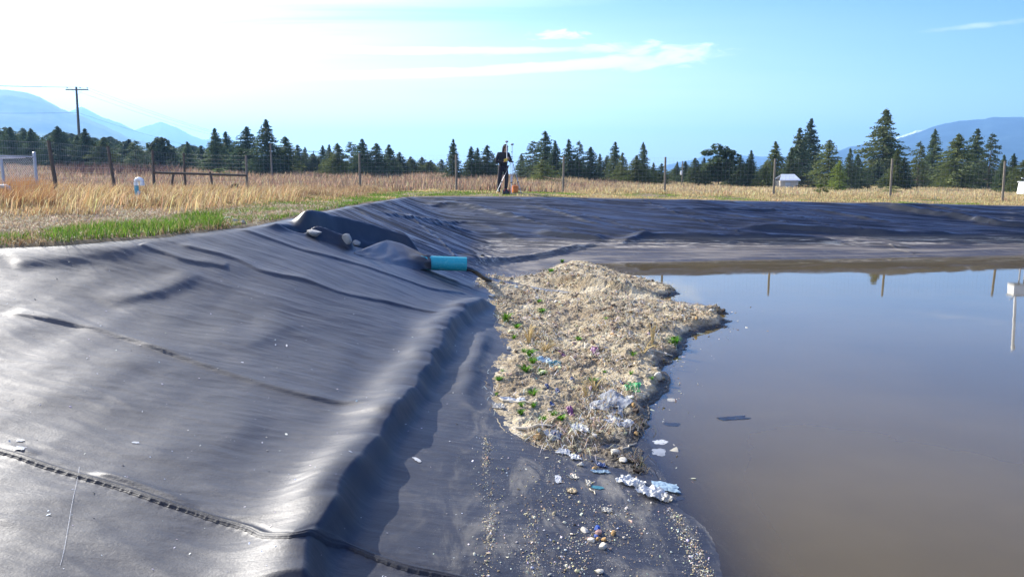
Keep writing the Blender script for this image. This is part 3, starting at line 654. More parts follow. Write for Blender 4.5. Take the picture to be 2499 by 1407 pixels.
# ------------------------------------------------------------------ conifers
def foliage_material():
    m, t = mat('conifer_needles'); c = t.new('ShaderNodeAttribute', attribute_name='tint').outputs['Color']; oc = t.new('ShaderNodeObjectInfo').outputs['Color']
    c = t.mix(1.0, c, oc, 'MULTIPLY')
    b = t.new('ShaderNodeBsdfPrincipled', {'Base Color': c, 'Roughness': .65, 'Specular IOR Level': .25}); tr = t.new('ShaderNodeBsdfTranslucent', {'Color': c})
    finish(t, t.new('ShaderNodeMixShader', {0: .32, 1: b, 2: tr})); return m
M_FOL = foliage_material(); M_BARK = simple('bark', (.10, .075, .055), .9, scale=6, bump=.5)
def crown_mesh(kind, seed):
    r = np.random.default_rng(seed); C, D, Ls, W = [], [], [], []
    def add(p, d, l, w): C.append(p); D.append(d); Ls.append(l); W.append(w)
    if kind in ('spruce', 'fir', 'sparse', 'young'):
        N = {'spruce': 46, 'fir': 42, 'sparse': 30, 'young': 34}[kind]; h0 = {'spruce': .05, 'fir': .04, 'sparse': .16, 'young': .01}[kind]
        gapA = r.uniform(0, 6.28); ph = r.uniform(0, 6.28, 3)
        for i in range(N):
            f = (i + r.uniform(-.3, .3)) / N; h = h0 + (.985 - h0) * f; f = min(max(f, 0), 1)
            prof = {'spruce': (1 - f) ** .92, 'fir': (1 - f ** 1.3) ** .98, 'sparse': (1 - f) ** .6 * .9, 'young': (1 - f ** 1.7)}[kind]
            prof = prof * (.62 + .38 * min(1, f / .14)) + .008
            for k in range(r.integers(5, 8) if kind != 'sparse' else r.integers(3, 6)):
                a = r.uniform(0, 6.28); irr = 1 + .16 * math.sin(a + ph[0]) + .13 * math.sin(2 * a + ph[1] + f * 9)
                rad = prof * irr * r.uniform(.62, 1.12); rise = -.30 + .75 * f + r.uniform(-.12, .12)
                nst = max(2, int(3 + rad * 7))
                for s in np.linspace(.12 if kind != 'sparse' else .35, 1, nst):
                    p = np.array([math.cos(a) * rad * s, math.sin(a) * rad * s, h + rad * .22 * (rise * s - .28 * s * s)])
                    for _ in range(6 if kind != 'sparse' else 6):
                        aa = a + r.uniform(-.9, .9); d = np.array([math.cos(aa), math.sin(aa), r.uniform(-.10, .12)])
                        j = r.normal(0, 1, 3) * np.array([.02 + .05 * prof, .02 + .05 * prof, .009])
                        add(p + j, d, r.uniform(.07, .16) * (.35 + .75 * prof), r.uniform(.008, .019))
        for _ in range(10): add(np.array([r.normal(0, .02), r.normal(0, .02), r.uniform(.94, 1.0)]), np.array([r.normal(0, .3), r.normal(0, .3), .4]), .06, .012)
    else:   # 'round': open broad pine with clumped foliage, 'bush': low shrub
        cl = []
        nb = 60 if kind == 'round' else 26
        for i in range(nb):
            f = r.uniform(.22, .97) if kind == 'round' else r.uniform(.05, .9); rad = ((.75 * (1 - ((f - .62) / .42) ** 2) if f > .3 else .35) if kind == 'round' else (1 - f ** 1.6) ** .8) * r.uniform(.25, 1.05)
            a = r.uniform(0, 6.28); cl.append((math.cos(a) * rad, math.sin(a) * rad, f))
        for c in cl:
            for _ in range(150):
                v = r.normal(0, 1, 3); v /= np.linalg.norm(v) + 1e-6; k = r.uniform(.3, 1) ** .5; p = np.array(c) + v * k * np.array([.26, .26, .065])
                add(p, np.array([v[0], v[1], v[2] * .3 + .1]), r.uniform(.06, .13), r.uniform(.016, .03))
    C = np.array(C); D = np.array(D); Ls = np.array(Ls); W = np.array(W); n = len(C)
    D /= np.linalg.norm(D, axis=1)[:, None]; rnd = r.normal(0, 1, (n, 3)); rnd[:, 2] *= .35; S = np.cross(D, rnd); S /= np.linalg.norm(S, axis=1)[:, None] + 1e-9
    asp = np.array([1, 1, .22]); d = D * Ls[:, None] * .5 * asp; s = S * W[:, None] * np.array([1.6, 1.6, .55]); 
    droop = np.array([0, 0, -.012]) * (Ls / .2)[:, None]
    V = np.stack([C - d, C + s, C + d + droop, C - s], 1).reshape(-1, 3); F = np.arange(4 * n).reshape(-1, 4)
    me = new_mesh('crown', V, F, np.full(n, 4), False)
    pn = .5 + .5 * np.clip(perlin(C[:, 0] * 3 + C[:, 2] * 9, C[:, 1] * 3 + seed, seed), -1, 1)
    base = np.array([[.055, .085, .042]]) * (1 - pn[:, None]) + np.array([[.105, .130, .052]]) * pn[:, None]
    set_tint(me, np.repeat(np.clip(base * r.uniform(.6, 1.5, (n, 1)), 0, 1), 4, 0)); me.materials.append(M_FOL); return me
def trunk_mesh(kind, seed):
    r = random.Random(seed); b = MB(); k = .018
    b.tube([(0, 0, -.02), (.004, 0, .25), (-.003, .004, .55), (0, 0, .97)], [k * 1.5, k * 1.1, k * .7, .003], 7)
    for i in range(26):
        h = r.uniform(.12, .9); a = r.uniform(0, 6.28); l = (1 - h) * .6
        b.tube([(0, 0, h), (math.cos(a) * l * .5, math.sin(a) * l * .5, h - .01), (math.cos(a) * l, math.sin(a) * l, h + .005)], [.005, .004, .002], 4)
    me = bpy.data.meshes.new('trunk'); me.from_pydata(b.v, [], b.f); me.update(); me.materials.append(M_BARK); return me
PROTO = {}
for kind, ns in (('spruce', 4), ('fir', 4), ('sparse', 3), ('young', 3), ('round', 2), ('bush', 2)):
    PROTO[kind] = [(crown_mesh(kind, 400 + 17 * i + len(kind) * 3), trunk_mesh(kind, i)) for i in range(ns)]
trng = random.Random(5)
def tree(px, ytop, wpx, d, kind, label, group=None, tone=(1, 1, 1), cat='tree', name=None, vi=None):
    b = at(px, 428, d); z = float(gz(b[0], b[1])) - .1; H = at(px, ytop, d)[2] - z; rad = wpx * (.90 if px < 1100 else .84) * d / FPX
    nm = name or {'spruce': 'conifer_tree', 'fir': 'conifer_tree', 'sparse': 'pine_tree', 'young': 'young_conifer', 'round': 'pine_tree', 'bush': 'shrub'}[kind]
    cm, tm = PROTO[kind][trng.randrange(len(PROTO[kind])) if vi is None else vi]
    e = empty(nm, (b[0], b[1], z), label, cat, group, trng.uniform(0, 6.28)); e.scale = (1, 1, 1)
    for n_, me in (('crown', cm), ('trunk', tm)):
        o = bpy.data.objects.new(n_, me); COL.objects.link(o); o.parent = e; o.scale = (rad, rad, H) if n_ == 'crown' else (H * .55, H * .55, H)
        v = trng.uniform(.8, 1.2); o.color = (tone[0] * v, tone[1] * v, tone[2] * v, 1)
    return e
OL = (1.25, 1.12, .75); BR = (2.0, 1.9, .8); DK = (.75, .82, .85); NN = (1, 1, 1)
TREES = [
 # left wood, the ones that stand out
 (36, 308, 60, 84, 'fir', 'dark conifer behind the chain link corner at the left edge', DK), (85, 312, 56, 82, 'spruce', 'dark conifer right behind the capped chain link post', DK),
 (150, 306, 66, 80, 'fir', 'broad dark conifer between the leaning fence post and the utility pole', DK), (216, 313, 58, 80, 'spruce', 'pointed dark conifer just right of the utility pole', DK),
 (258, 335, 54, 78, 'fir', 'conifer behind the second fence post from the left', OL), (335, 342, 52, 78, 'sparse', 'conifer above the white gooseneck vent pipe', NN),
 (395, 335, 44, 80, 'round', 'loose topped pine behind the fence brace rail', NN), (462, 345, 40, 80, 'spruce', 'conifer over the third upright of the braced fence corner', NN),
 (530, 312, 56, 78, 'spruce', 'tall spire conifer left of the pair behind the brace end post', NN), (556, 320, 50, 82, 'spruce', 'dark spire conifer close against its taller left neighbour', DK),
 (608, 307, 70, 76, 'fir', 'tall bushy dark conifer rising behind the brace end post', DK), (655, 289, 66, 72, 'fir', 'tallest conifer of the left half, behind the lone wooden pole', DK),
 (700, 331, 62, 74, 'fir', 'broad mid height conifer just right of the tallest left one', OL), (729, 352, 46, 84, 'spruce', 'bluish conifer left of the small T shaped pole', NN),
 (747, 358, 30, 98, 'spruce', 'faint thin conifer touching the small T shaped pole', NN), (790, 354, 36, 86, 'spruce', 'thin conifer just right of the small T shaped pole', NN), (806, 352, 34, 84, 'spruce', 'thin conifer, second right of the small T shaped pole', DK),
 (826, 348, 54, 76, 'fir', 'rounded olive conifer left of the fence post that faces the green turf', OL), (858, 344, 46, 78, 'sparse', 'open crowned conifer just left of the tall spire behind the lone fence post', NN),
 (886, 337, 52, 74, 'spruce', 'spire conifer directly behind the fence post over the green turf', DK), (921, 348, 58, 74, 'fir', 'twin topped conifer right of the spire behind the fence post', DK),
 (951, 351, 46, 76, 'spruce', 'narrow conifer at the right shoulder of the left wood', NN), (976, 370, 46, 78, 'fir', 'lower rounded conifer on the falling end of the left wood', DK),
 (1003, 381, 40, 92, 'spruce', 'small conifer where the left wood thins out', NN), (1030, 382, 40, 96, 'fir', 'small bluish conifer, second last of the left wood', NN), (1052, 390, 36, 104, 'spruce', 'faint low conifer near the gap before the lone slim tree', NN), (1078, 388, 34, 98, 'fir', 'last small conifer left of the lone slim tree', NN),
 (1107, 337, 36, 66, 'spruce', 'lone slim dark conifer behind the fence post left of the person', DK),
 (1150, 356, 42, 70, 'spruce', 'left conifer of the trio between slim tree and person', DK), (1166, 360, 36, 74, 'spruce', 'middle conifer of the trio left of the person', DK), (1189, 353, 54, 70, 'fir', 'right and widest conifer of the trio left of the person', DK), (1208, 385, 34, 74, 'fir', 'low conifer half hidden behind the person', DK),
 (1272, 375, 38, 72, 'spruce', 'small conifer just right of the survey tripod', NN), (1300, 343, 56, 68, 'sparse', 'open conifer leaning against the tall one right of the tripod', NN), (1330, 318, 62, 66, 'fir', 'tallest conifer right of the tripod', NN), (1354, 342, 44, 72, 'spruce', 'dark rounded conifer on the right flank of the tallest one near the tripod', DK),
 (1322, 388, 62, 60, 'young', 'olive bushy young conifer under the tallest one near the tripod', (1.5, 1.3, .7)),
 (1387, 338, 46, 68, 'spruce', 'spire conifer with long left boughs behind a fence post', DK), (1413, 342, 34, 70, 'sparse', 'thin see through pine between two dark conifers', NN), (1441, 357, 52, 70, 'fir', 'rounded dark conifer right of the see through pine', DK), (1463, 374, 30, 76, 'spruce', 'small spire conifer in the middle of the right group', NN), (1480, 378, 32, 76, 'fir', 'small bushy conifer beside the small spire', OL),
 (1500, 344, 42, 72, 'spruce', 'tall thin spire conifer of the middle group', NN), (1518, 371, 34, 70, 'fir', 'mid height conifer right of the thin spire', OL), (1568, 346, 38, 66, 'spruce', 'pale spire conifer left of the fence post in the gap', NN), (1552, 378, 50, 66, 'fir', 'dark bushy conifer at the left foot of the pale spire', OL), (1594, 396, 26, 72, 'spruce', 'tiny spire conifer alone in the gap before the blue hills', DK), (1614, 398, 38, 66, 'young', 'small green conifer touching the fence post in the gap', OL),
 (1652, 394, 26, 74, 'spruce', 'small conifer left of the post with the white box', DK), (1672, 392, 34, 72, 'fir', 'small conifer behind the post with the white box', DK), (1695, 384, 46, 66, 'fir', 'mid green conifer right of the post with the white box', NN), (1717, 384, 34, 68, 'spruce', 'conifer at the left foot of the crooked pine', NN),
 (1754, 353, 62, 64, 'round', 'crooked round topped pine standing in front of the blue hills', DK), (1783, 377, 30, 68, 'spruce', 'conifer at the right foot of the crooked pine', DK), (1805, 376, 36, 66, 'fir', 'dark conifer between crooked pine and shaggy spire', DK), (1831, 366, 40, 64, 'spruce', 'shaggy spire conifer left of the white shed', DK), (1868, 394, 44, 62, 'young', 'low green conifer behind the fence post by the white shed', OL),
 (1889, 343, 50, 62, 'fir', 'full conifer behind the fence post left of the white shed', OL), (1928, 358, 46, 62, 'spruce', 'left flank conifer of the tall pair above the white shed', NN), (1946, 309, 60, 63, 'spruce', 'left one of the tall pair above the white shed', NN), (1972, 286, 62, 60, 'fir', 'taller right one of the pair above the white shed', DK),
 (2020, 338, 66, 56, 'young', 'round topped olive conifer right of the tall pair', OL), (2048, 388, 34, 52, 'young', 'bright yellow green young conifer', BR), (2071, 360, 36, 62, 'spruce', 'slim conifer left of the biggest tree', NN), (2090, 374, 40, 64, 'fir', 'low dark conifer at the left foot of the biggest tree', DK),
 (2152, 263, 92, 93, 'fir', 'biggest conifer, tall olive cone in front of the blue mountain', OL), (2186, 362, 42, 60, 'spruce', 'olive conifer at the right foot of the biggest tree', OL), (2204, 382, 40, 62, 'fir', 'dark low conifer right of the biggest tree', DK),
 (2240, 343, 42, 62, 'sparse', 'pale thin conifer left of the open spire against the mountain', OL), (2273, 313, 52, 62, 'spruce', 'open spire conifer against the blue mountain', NN), (2331, 324, 84, 58, 'fir', 'broad olive conifer in the middle of the right dark group', OL), (2376, 311, 62, 58, 'spruce', 'tall spire conifer right of the broad olive one', NN), (2413, 324, 50, 60, 'sparse', 'see through conifer, last tall one of the right group', NN),
 (2446, 376, 34, 58, 'spruce', 'small spire conifer left of the rightmost fence post', DK), (2470, 373, 40, 58, 'spruce', 'small spire conifer behind the rightmost fence post', DK), (2497, 388, 60, 52, 'young', 'green conifer cut by the right edge behind the white tank', OL), (2545, 350, 70, 56, 'fir', 'conifer beyond the right edge', DK),
]
for px, yt, w, d, k, lab, tone in TREES:
    if px > 1260 and px != 2152: d = max(d, 10108 / (247 - (428 - yt)) + 6)
    tree(px, yt, w, d, k, lab, tone=tone)
G_L = 'conifers of the dense left wood'
for i in range(104):
    px = trng.uniform(-260, 600); back = trng.random(); d = 82 + 75 * back
    yt = np.interp(px, [-260, 0, 150, 260, 350, 430, 520, 600], [296, 310, 318, 330, 346, 356, 345, 350]) + trng.uniform(-4, 20) * (1 - .5 * back)
    tree(px, yt, trng.uniform(44, 74), d, trng.choice(['spruce', 'fir', 'fir', 'sparse', 'spruce']), 'hazy dark conifer packed into the dense wood left of the T shaped pole', G_L, tone=DK if trng.random() < .6 else NN)
G_M = 'low conifers filling the tree line left of the lone slim tree'
for i in range(36):
    px = trng.uniform(560, 1085); yt = np.interp(px, [560, 700, 860, 960, 1085], [362, 372, 376, 388, 402]) + trng.uniform(-6, 22)
    tree(px, yt, trng.uniform(48, 76), trng.uniform(84, 112), trng.choice(['spruce', 'fir', 'young']), 'low dark conifer filling the gaps under the taller trees left of the lone slim tree', G_M, tone=trng.choice([DK, NN, OL]))
G_R = 'low conifers filling the tree line right of the tripod'
for i in range(72):
    px = trng.uniform(1260, 2560) if i > 8 else trng.uniform(1140, 1210); yt = np.interp(px, [1140, 1260, 1400, 1530, 1600, 1700, 1880, 2100, 2300, 2500], [398, 396, 388, 396, 412, 404, 398, 398, 384, 400]) + trng.uniform(-6, 20)
    if 1885 < px < 1960: px += 90
    tree(px, yt, trng.uniform(44, 70), np.interp(px, [1140, 1600, 2000, 2560], [78, 82, 84, 84]) + trng.uniform(0, 12), trng.choice(['spruce', 'fir', 'young']), 'low dark conifer filling the gaps under the taller trees right of the tripod', G_R, tone=trng.choice([DK, NN, OL]))
tree(2004, 446, 26, 43, 'bush', 'small bright yellow green bush by the turf right of the white shed', tone=BR, cat='bush')
tree(1972, 438, 46, 60, 'bush', 'brown green scrub at the foot of the tall pair of conifers', tone=(1.3, 1.0, .8), cat='bush')
tree(535, 408, 36, 60, 'bush', 'pale green shrub behind the fence brace rail', tone=(2.6, 2.4, 1.6), cat='bush')
tree(2182, 452, 40, 46, 'bush', 'grey brown scrub beside the second fence post from the right', tone=(3.2, 2.4, 2.0), cat='bush')
# ------------------------------------------------------------------ materials of the objects
M_POST = simple('weathered_wood', (.20, .165, .12), .85, scale=7, bump=.5, var=.6)
M_DARKWOOD = simple('dark_wood', (.10, .07, .045), .85, scale=7, bump=.5, var=.5)
M_WIRE = simple('galvanised_wire', (.30, .30, .30), .5, .6)
M_GALV = simple('galvanised_steel', (.45, .46, .48), .45, .6, scale=12)
M_WHITEP = simple('white_plastic', (.78, .77, .73), .5, scale=5, var=.2)
M_GREYP = simple('grey_pvc', (.42, .43, .42), .5, scale=9, var=.4, dirt=(.25, .2, .13))
M_TEAL = simple('teal_pvc', (.012, .30, .36), .38, scale=4, var=.25, dirt=(.10, .36, .38))
M_TEALPALE = simple('pale_teal_pvc', (.10, .36, .44), .5, scale=6, var=.3)
M_RUBBER = simple('black_rubber', (.012, .012, .013), .42, scale=20)
M_DARKIN = simple('pipe_inside', (.03, .06, .07), .6)
M_BLACKCLOTH = simple('black_cloth', (.012, .011, .014), .9, scale=14, bump=.5)
M_DENIM = simple('black_trousers', (.014, .012, .018), .9, scale=14, bump=.5)
M_SKIN = simple('skin', (.42, .25, .18), .6)
M_YELLOW = simple('yellow_plastic', (.62, .42, .03), .5)
M_ORANGE = simple('orange_plastic', (.75, .20, .02), .5)
M_RED = simple('red_plastic', (.45, .03, .02), .5)
M_BLACKP = simple('black_plastic', (.015, .015, .017), .45)
M_ALU = simple('aluminium', (.42, .42, .43), .45, .5, scale=15)
M_GREENGREY = simple('antenna_grey', (.30, .33, .31), .5)
M_STONE = simple('limestone', (.42, .40, .36), .9, scale=9, bump=.8, var=.5)
M_TAN = simple('tan_canvas', (.42, .34, .18), .8)
M_POLE = simple('treated_pole', (.13, .115, .085), .85, scale=5, bump=.4)
def lnk(name, mb, m, par, label=None):
    o = mb.build(name, m, par)
    if label: o['label'] = label
    return o
def stand(px, ytop, d, ypx=None):
    """top point and ground point of an upright seen at px"""
    t = at(px, ytop, d); return t, np.array([t[0], t[1], float(G(t[0], t[1]))])
# ------------------------------------------------------------------ wire fence
POSTS = [(-40, 335, 20.5, -.02), (118, 343, 25.8, -.10), (263, 357, 32, -.07), (372, 367, 36, -.05), (448, 373, 38.5, -.03), (600, 378, 37.6, -.03), (877, 374, 40, -.02), (1113, 377, 40, .0), (1376, 381, 40, -.02), (1624, 383, 40, .02), (1892, 387, 40, .0), (2178, 387, 39.5, .03), (2453, 393, 38.8, .07), (2740, 396, 38.5, .04)]
def wire_fence():
    e = empty('wire_fence', (0, 40, float(G(0, 40))), 'tall woven wire deer fence on round wooden posts running behind the pond', 'fence')
    off = Vector(e.location)
    tops = []
    for px, yt, d, lean in POSTS:
        t, g = stand(px, yt, d); tops.append((t, g)); r = .063 if d < 38 else .058
        b = MB(); foot = Vector((t[0] + lean, t[1], g[2] - .25)) - off; top = Vector(t) - off
        if px in (118, 263): foot.x += .27
        b.tube([foot, foot.lerp(top, .5), foot.lerp(top, .985), top], [r * 1.08, r, r * .95, r * .80], 9)
        lnk('post', b, M_POST if px > 500 else M_DARKWOOD, e)
    b = MB(); rw = .0021
    def wire(a, c, r): 
        a, c = Vector(a) - off, Vector(c) - off; b.tube([a, c], r, 3, False)
    for (t0, g0), (t1, g1) in zip(tops[:-1], tops[1:]):
        H0, H1 = t0[2] - g0[2], t1[2] - g1[2]; n = max(2, int(np.hypot(*(t1 - t0)[:2]) / .2))
        for k in range(11):
            f = .03 + .94 * (k / 10) ** 1.15; p0 = np.array([t0[0], t0[1], g0[2] + f * H0]); p1 = np.array([t1[0], t1[1], g1[2] + f * H1])
            m_ = (p0 + p1) / 2 - np.array([0, 0, .015]); wire(p0, m_, rw * 1.1); wire(m_, p1, rw * 1.1)
        for k in range(1, n):
            f = k / n; q = t0 * (1 - f) + t1 * f; gb = g0[2] * (1 - f) + g1[2] * f; hh = H0 * (1 - f) + H1 * f
            a = np.array([q[0] - .02, q[1], gb + .03]); c = np.array([q[0] + .02, q[1], gb + .97 * hh]); wire(a, c, rw)
    lnk('wire_mesh', b, M_WIRE, e)
    # brace of round rails between the fourth and sixth post
    (tA, gA), (tB, gB) = tops[3], tops[5]; pa = at(375, 421, 35.9); pb = at(602, 428, 37.5)
    b = MB(); b.tube([Vector(pa) - off, Vector((pa + pb) / 2) - off, Vector(pb) - off], .058, 8); lnk('brace_rail', b, M_DARKWOOD, e)
    for (x0, y0), (x1, y1) in (((423, 422), (415, 466)), ((513, 420), (521, 462))):
        b = MB(); p, q = at(x0, y0, 36.6), at(x1, y1, 36.4); q[2] -= .25; b.tube([Vector(p) - off, Vector(q) - off], [.055, .062], 8); lnk('brace_post', b, M_DARKWOOD, e)
wire_fence()
# ------------------------------------------------------------------ chain link corner at the left edge
def chain_link():
    t, g = stand(83, 374, 29); e = empty('chain_link_fence', tuple(g), 'galvanised chain link fence panel with capped corner post at left edge', 'fence'); off = Vector(g)
    b = MB(); b.tube([(0, 0, -.2), Vector(t) - off], .056, 12); b.tube([Vector(t) - off, Vector(t) - off + Vector((0, 0, .03)), Vector(t) - off + Vector((0, 0, .055))], [.066, .06, .02], 12); lnk('post', b, M_GALV, e)
    t2 = at(3, 388, 26.5); g2 = np.array([t2[0], t2[1], float(G(t2[0], t2[1]))]); b = MB(); b.tube([Vector(g2) - off, Vector(t2) - off], .045, 10); lnk('post', b, M_GALV, e)
    a = at(83, 383, 29); c = at(-150, 377, 24.5); b = MB(); b.tube([Vector(a) - off, Vector(c) - off], .024, 8); lnk('top_rail', b, M_GALV, e)
    w = MB(); h = float(a[2] - g[2]) - .03; Ln = float(np.hypot(*(c - a)[:2])); n = int((Ln + h) / .10)
    A = Vector((a[0], a[1], 0)); D = (Vector((c[0], c[1], 0)) - A).normalized()
    for i in range(n):
        for s_ in (1, -1):
            x0 = i * .10 if s_ < 0 else i * .10 - h; x1 = x0 + s_ * h * (1 if s_ > 0 else -1) if s_ > 0 else x0 - h
            z0, z1 = (0, h) 
            lo, hi = x0, x1
            # clip to the panel
            def pt(x): f = (x - lo) / (hi - lo); return x, z0 + f * (z1 - z0)
            xs = sorted((lo, hi)); xa, xb = max(xs[0], 0), min(xs[1], Ln)
            if xb - xa < .03: continue
            (xa, za), (xb, zb) = pt(xa), pt(xb)
            pA = A + D * xa; pB = A + D * xb; w.tube([Vector((pA.x, pA.y, g[2] + .04 + za)) - off, Vector((pB.x, pB.y, g[2] + .04 + zb)) - off], .0042, 3, False)
    lnk('wire_mesh', w, M_GALV, e)
    b = MB(); p, q = at(62, 384, 31), at(-160, 391, 28); b.tube([Vector(p) - off, Vector(q) - off], .035, 8); lnk('white_bar', b, M_WHITEP, e)
chain_link()
# ------------------------------------------------------------------ utility poles and wires
def utility_pole(px0, yt, pxb, yb, d, wpx, label, lines):
    t = at(px0, yt, d); bpt = at(pxb, yb, d); z = float(G(bpt[0], bpt[1])) - .3; base = Vector((bpt[0], bpt[1], z)); e = empty('utility_pole', base, label, 'utility pole', 'power line poles')
    T = Vector(t) - base; b = MB(); b.tube([(0, 0, 0), T * .5, T], [.19, .155, .11], 10); lnk('pole', b, M_POLE, e)
    half = wpx * .5 * d / FPX; cz = T - Vector((0, -.12, .32)); b = MB(); b.box(cz, (half * 2, .10, .13), .01); lnk('crossarm', b, M_POLE, e)
    br = MB(); br.tube([T - Vector((0, -.1, 1.0)), cz + Vector((-.6, .02, -.05))], .018, 5); br.tube([T - Vector((0, -.1, 1.0)), cz + Vector((.6, .02, -.05))], .018, 5); lnk('brace', br, M_GALV, e)
    ends = []
    for f in (-.86, .28, .90):
        b = MB(); p = cz + Vector((f * half, 0, .06)); b.tube([p, p + Vector((0, 0, .08)), p + Vector((0, 0, .12)), p + Vector((0, 0, .20)), p + Vector((0, 0, .25))], [.018, .018, .055, .065, .03], 8); lnk('insulator', b, M_GREYP, e); ends.append(base + p + Vector((0, 0, .22)))
    return ends, base + T * .70
EA, nA = utility_pole(186, 212, 198, 414, 92, 54, 'tall leaning wooden utility pole with crossarm before the blue mountain', 3)
EB, nB = utility_pole(765, 368, 765, 434, 190, 26, 'small distant utility pole, a T shape before the tree line', 3)
def cable(p, q, sag, label, r=.011):
    b = MB(); p, q = Vector(p), Vector(q); b.tube([p.lerp(q, f) - Vector((0, 0, sag * 4 * f * (1 - f))) for f in np.linspace(0, 1, 22)], r, 4, False); o = b.build('power_cable', M_RUBBER); tag(o, label, 'power cable', 'overhead power cables'); return o
for k, (p, q) in enumerate(zip(EA, EB)):
    cable(p, q, 1.7, ('leftmost', 'middle', 'rightmost')[k] + ' insulator cable from the tall utility pole towards the small distant one')
    cable(p, p + Vector((-34, -26, .8)), .9, ('leftmost', 'middle', 'rightmost')[k] + ' insulator cable from the tall utility pole out of the left edge')
cable(nA, nB, 2.2, 'lower cable sagging from halfway up the tall utility pole to the right'); cable(nA, nA + Vector((-36, -20, .6)), .8, 'lower cable running from the tall utility pole across the blue mountain')
def lone_post():
    t, g = stand(660, 350, 66); b = MB(); b.tube([(0, 0, -.2), Vector(t) - Vector(g)], [.085, .07], 9); e = b.build('wooden_pole', M_POST); e.location = g; tag(e, 'plain grey wooden pole standing alone before the tallest left conifer', 'pole')
lone_post()
def box_post():
    t, g = stand(1666, 393, 62); e = empty('meter_post', tuple(g), 'thin post carrying a small white meter box in front of conifers', 'post'); H = t[2] - g[2]
    b = MB(); b.tube([(0, 0, -.2), (0, 0, H)], .045, 8); lnk('post', b, M_POST, e); b = MB(); b.box((-.10, -.06, H * .52), (.16, .12, .30), .015); lnk('meter_box', b, M_WHITEP, e)
box_post()
# ------------------------------------------------------------------ white shed
def shed():
    a = at(1904, 450, 60); c = at(1948, 450, 60); z = float(G(a[0], a[1])) - .1; w = c[0] - a[0]; zt = at(1920, 427, 60)[2]; h = zt - z; wall = h * .62
    e = empty('shed', ((a[0] + c[0]) / 2, 60, z), 'small low white roofed shed standing before the tall pair of conifers', 'shed')
    b = MB(); b.box((0, .65, wall / 2), (w, 1.3, wall)); lnk('wall', b, simple('beige_wall', (.46, .41, .33), .7, scale=2), e)
    b = MB(); o = .12; V = [(-w / 2 - o, -.15, wall), (w / 2 + o, -.15, wall), (w / 2 - .1, .65, h), (-w / 2 + .3, .65, h), (-w / 2 - o, 1.45, wall), (w / 2 + o, 1.45, wall)]
    V += [(x_, y_, z_ + .07) for x_, y_, z_ in V]; b.add(V, [(0, 3, 2, 1), (3, 4, 5, 2), (6, 7, 8, 9), (9, 8, 11, 10), (0, 1, 7, 6), (1, 2, 8, 7), (2, 5, 11, 8), (5, 4, 10, 11), (4, 3, 9, 10), (3, 0, 6, 9)]); lnk('roof', b, simple('white_roof', (.75, .76, .78), .4, scale=3), e)
    b = MB(); b.box((-w * .1, -.03, wall * .45), (.4, .05, wall * .85), .01); lnk('door', b, M_GREYP, e)
shed()
# ------------------------------------------------------------------ white instrument box with mast (mirrored in the water)
def weather_station():
    c = at(2506, 459, 32.8); g = float(G(c[0], c[1])); e = empty('instrument_box', (c[0], c[1], g), 'white instrument box with tall white mast by the fence at right edge', 'instrument box')
    zb, zt = at(2506, 473, 32.8)[2] - g, at(2506, 445, 32.8)[2] - g; b = MB(); b.box((0, 0, (zb + zt) / 2), (.56, .48, zt - zb), .03, taper=.88); lnk('box', b, M_WHITEP, e)
    b = MB(); b.box((0, 0, zt + .02), (.58, .50, .05), .015); lnk('lid', b, M_GREYP, e)
    for sx in (.08, .30): b = MB(); b.tube([(sx, 0, -.1), (sx, 0, zb)], .035, 8); lnk('leg', b, M_GALV, e)
    H = at(2506, 300, 32.8)[2] - g; b = MB(); b.tube([(-.02, 0, zt), (-.02, 0, zt + .25), (.0, 0, zt + .26), (.10, 0, H - .25)], [.045, .045, .06, .06], 9); lnk('mast', b, M_WHITEP, e)
    b = MB(); b.tube([(.10, 0, H - .25), (.13, 0, H)], [.085, .075], 9); lnk('mast_head', b, M_WHITEP, e)
    b = MB(); b.tube([(-.20, -.1, zt), (-.20, -.1, zt + .12), (-.24, -.1, zt + .16), (-.34, -.1, zt + .19)], .018, 6); lnk('sensor', b, M_GALV, e)
weather_station()
# ------------------------------------------------------------------ vent pipes
def arc(c, r, a0, a1, n=9): return [(c[0] + r * math.cos(R(a)), c[1], c[2] + r * math.sin(R(a))) for a in np.linspace(a0, a1, n)]
def vent():
    d = 27.5; b0 = at(335, 482, d); g = float(G(b0[0], b0[1])); e = empty('vent_pipe', (b0[0], b0[1], g), 'pale teal vent pipe with white gooseneck cap standing in dry grass', 'vent pipe')
    h = at(335, 446, d)[2] - g; r = .10; b = MB(); b.tube([(0, 0, -.2), (0, 0, h)], .075, 16); lnk('riser', b, M_TEALPALE, e)
    b = MB(); b.tube([(0, 0, h - .10), (0, 0, h + .02)], .086, 16); lnk('collar', b, M_WHITEP, e)
    b = MB(); b.tube([(0, 0, h)] + arc((.11, 0, h + .02), .11, 180, 0, 11) + [(.22, 0, h - .10)], .080, 16); lnk('gooseneck', b, M_WHITEP, e)
    b = MB(); b.tube([(.13, -.10, h - .30), (.10, -.12, h - .52)], [.05, .03], 8); lnk('bracket', b, M_WHITEP, e)
vent()
def bent_pipe():
    d = 21.8; b0 = at(29, 492, d); g = float(G(b0[0], b0[1])); e = empty('bent_pipe', (b0[0], b0[1], g), 'grey pipe bending down into the grass at the left edge', 'pipe'); h = at(20, 455, d)[2] - g; r = .16
    b = MB(); b.tube([(-3, .3, h), (-1.2, .1, h), (-r, 0, h)] + arc((-r, 0, h - r), r, 80, 0, 7) + [(0, 0, h - r - .06)], .062, 14); lnk('pipe', b, M_GREYP, e)
    b = MB(); b.tube([(0, 0, h - r - .05), (0, 0, h - r - .22)], .072, 14); lnk('coupling', b, M_GREYP, e)
    b = MB(); b.tube([(0, 0, h - r - .2), (0, 0, -.2)], .062, 14); lnk('riser', b, M_GREYP, e)
bent_pipe()
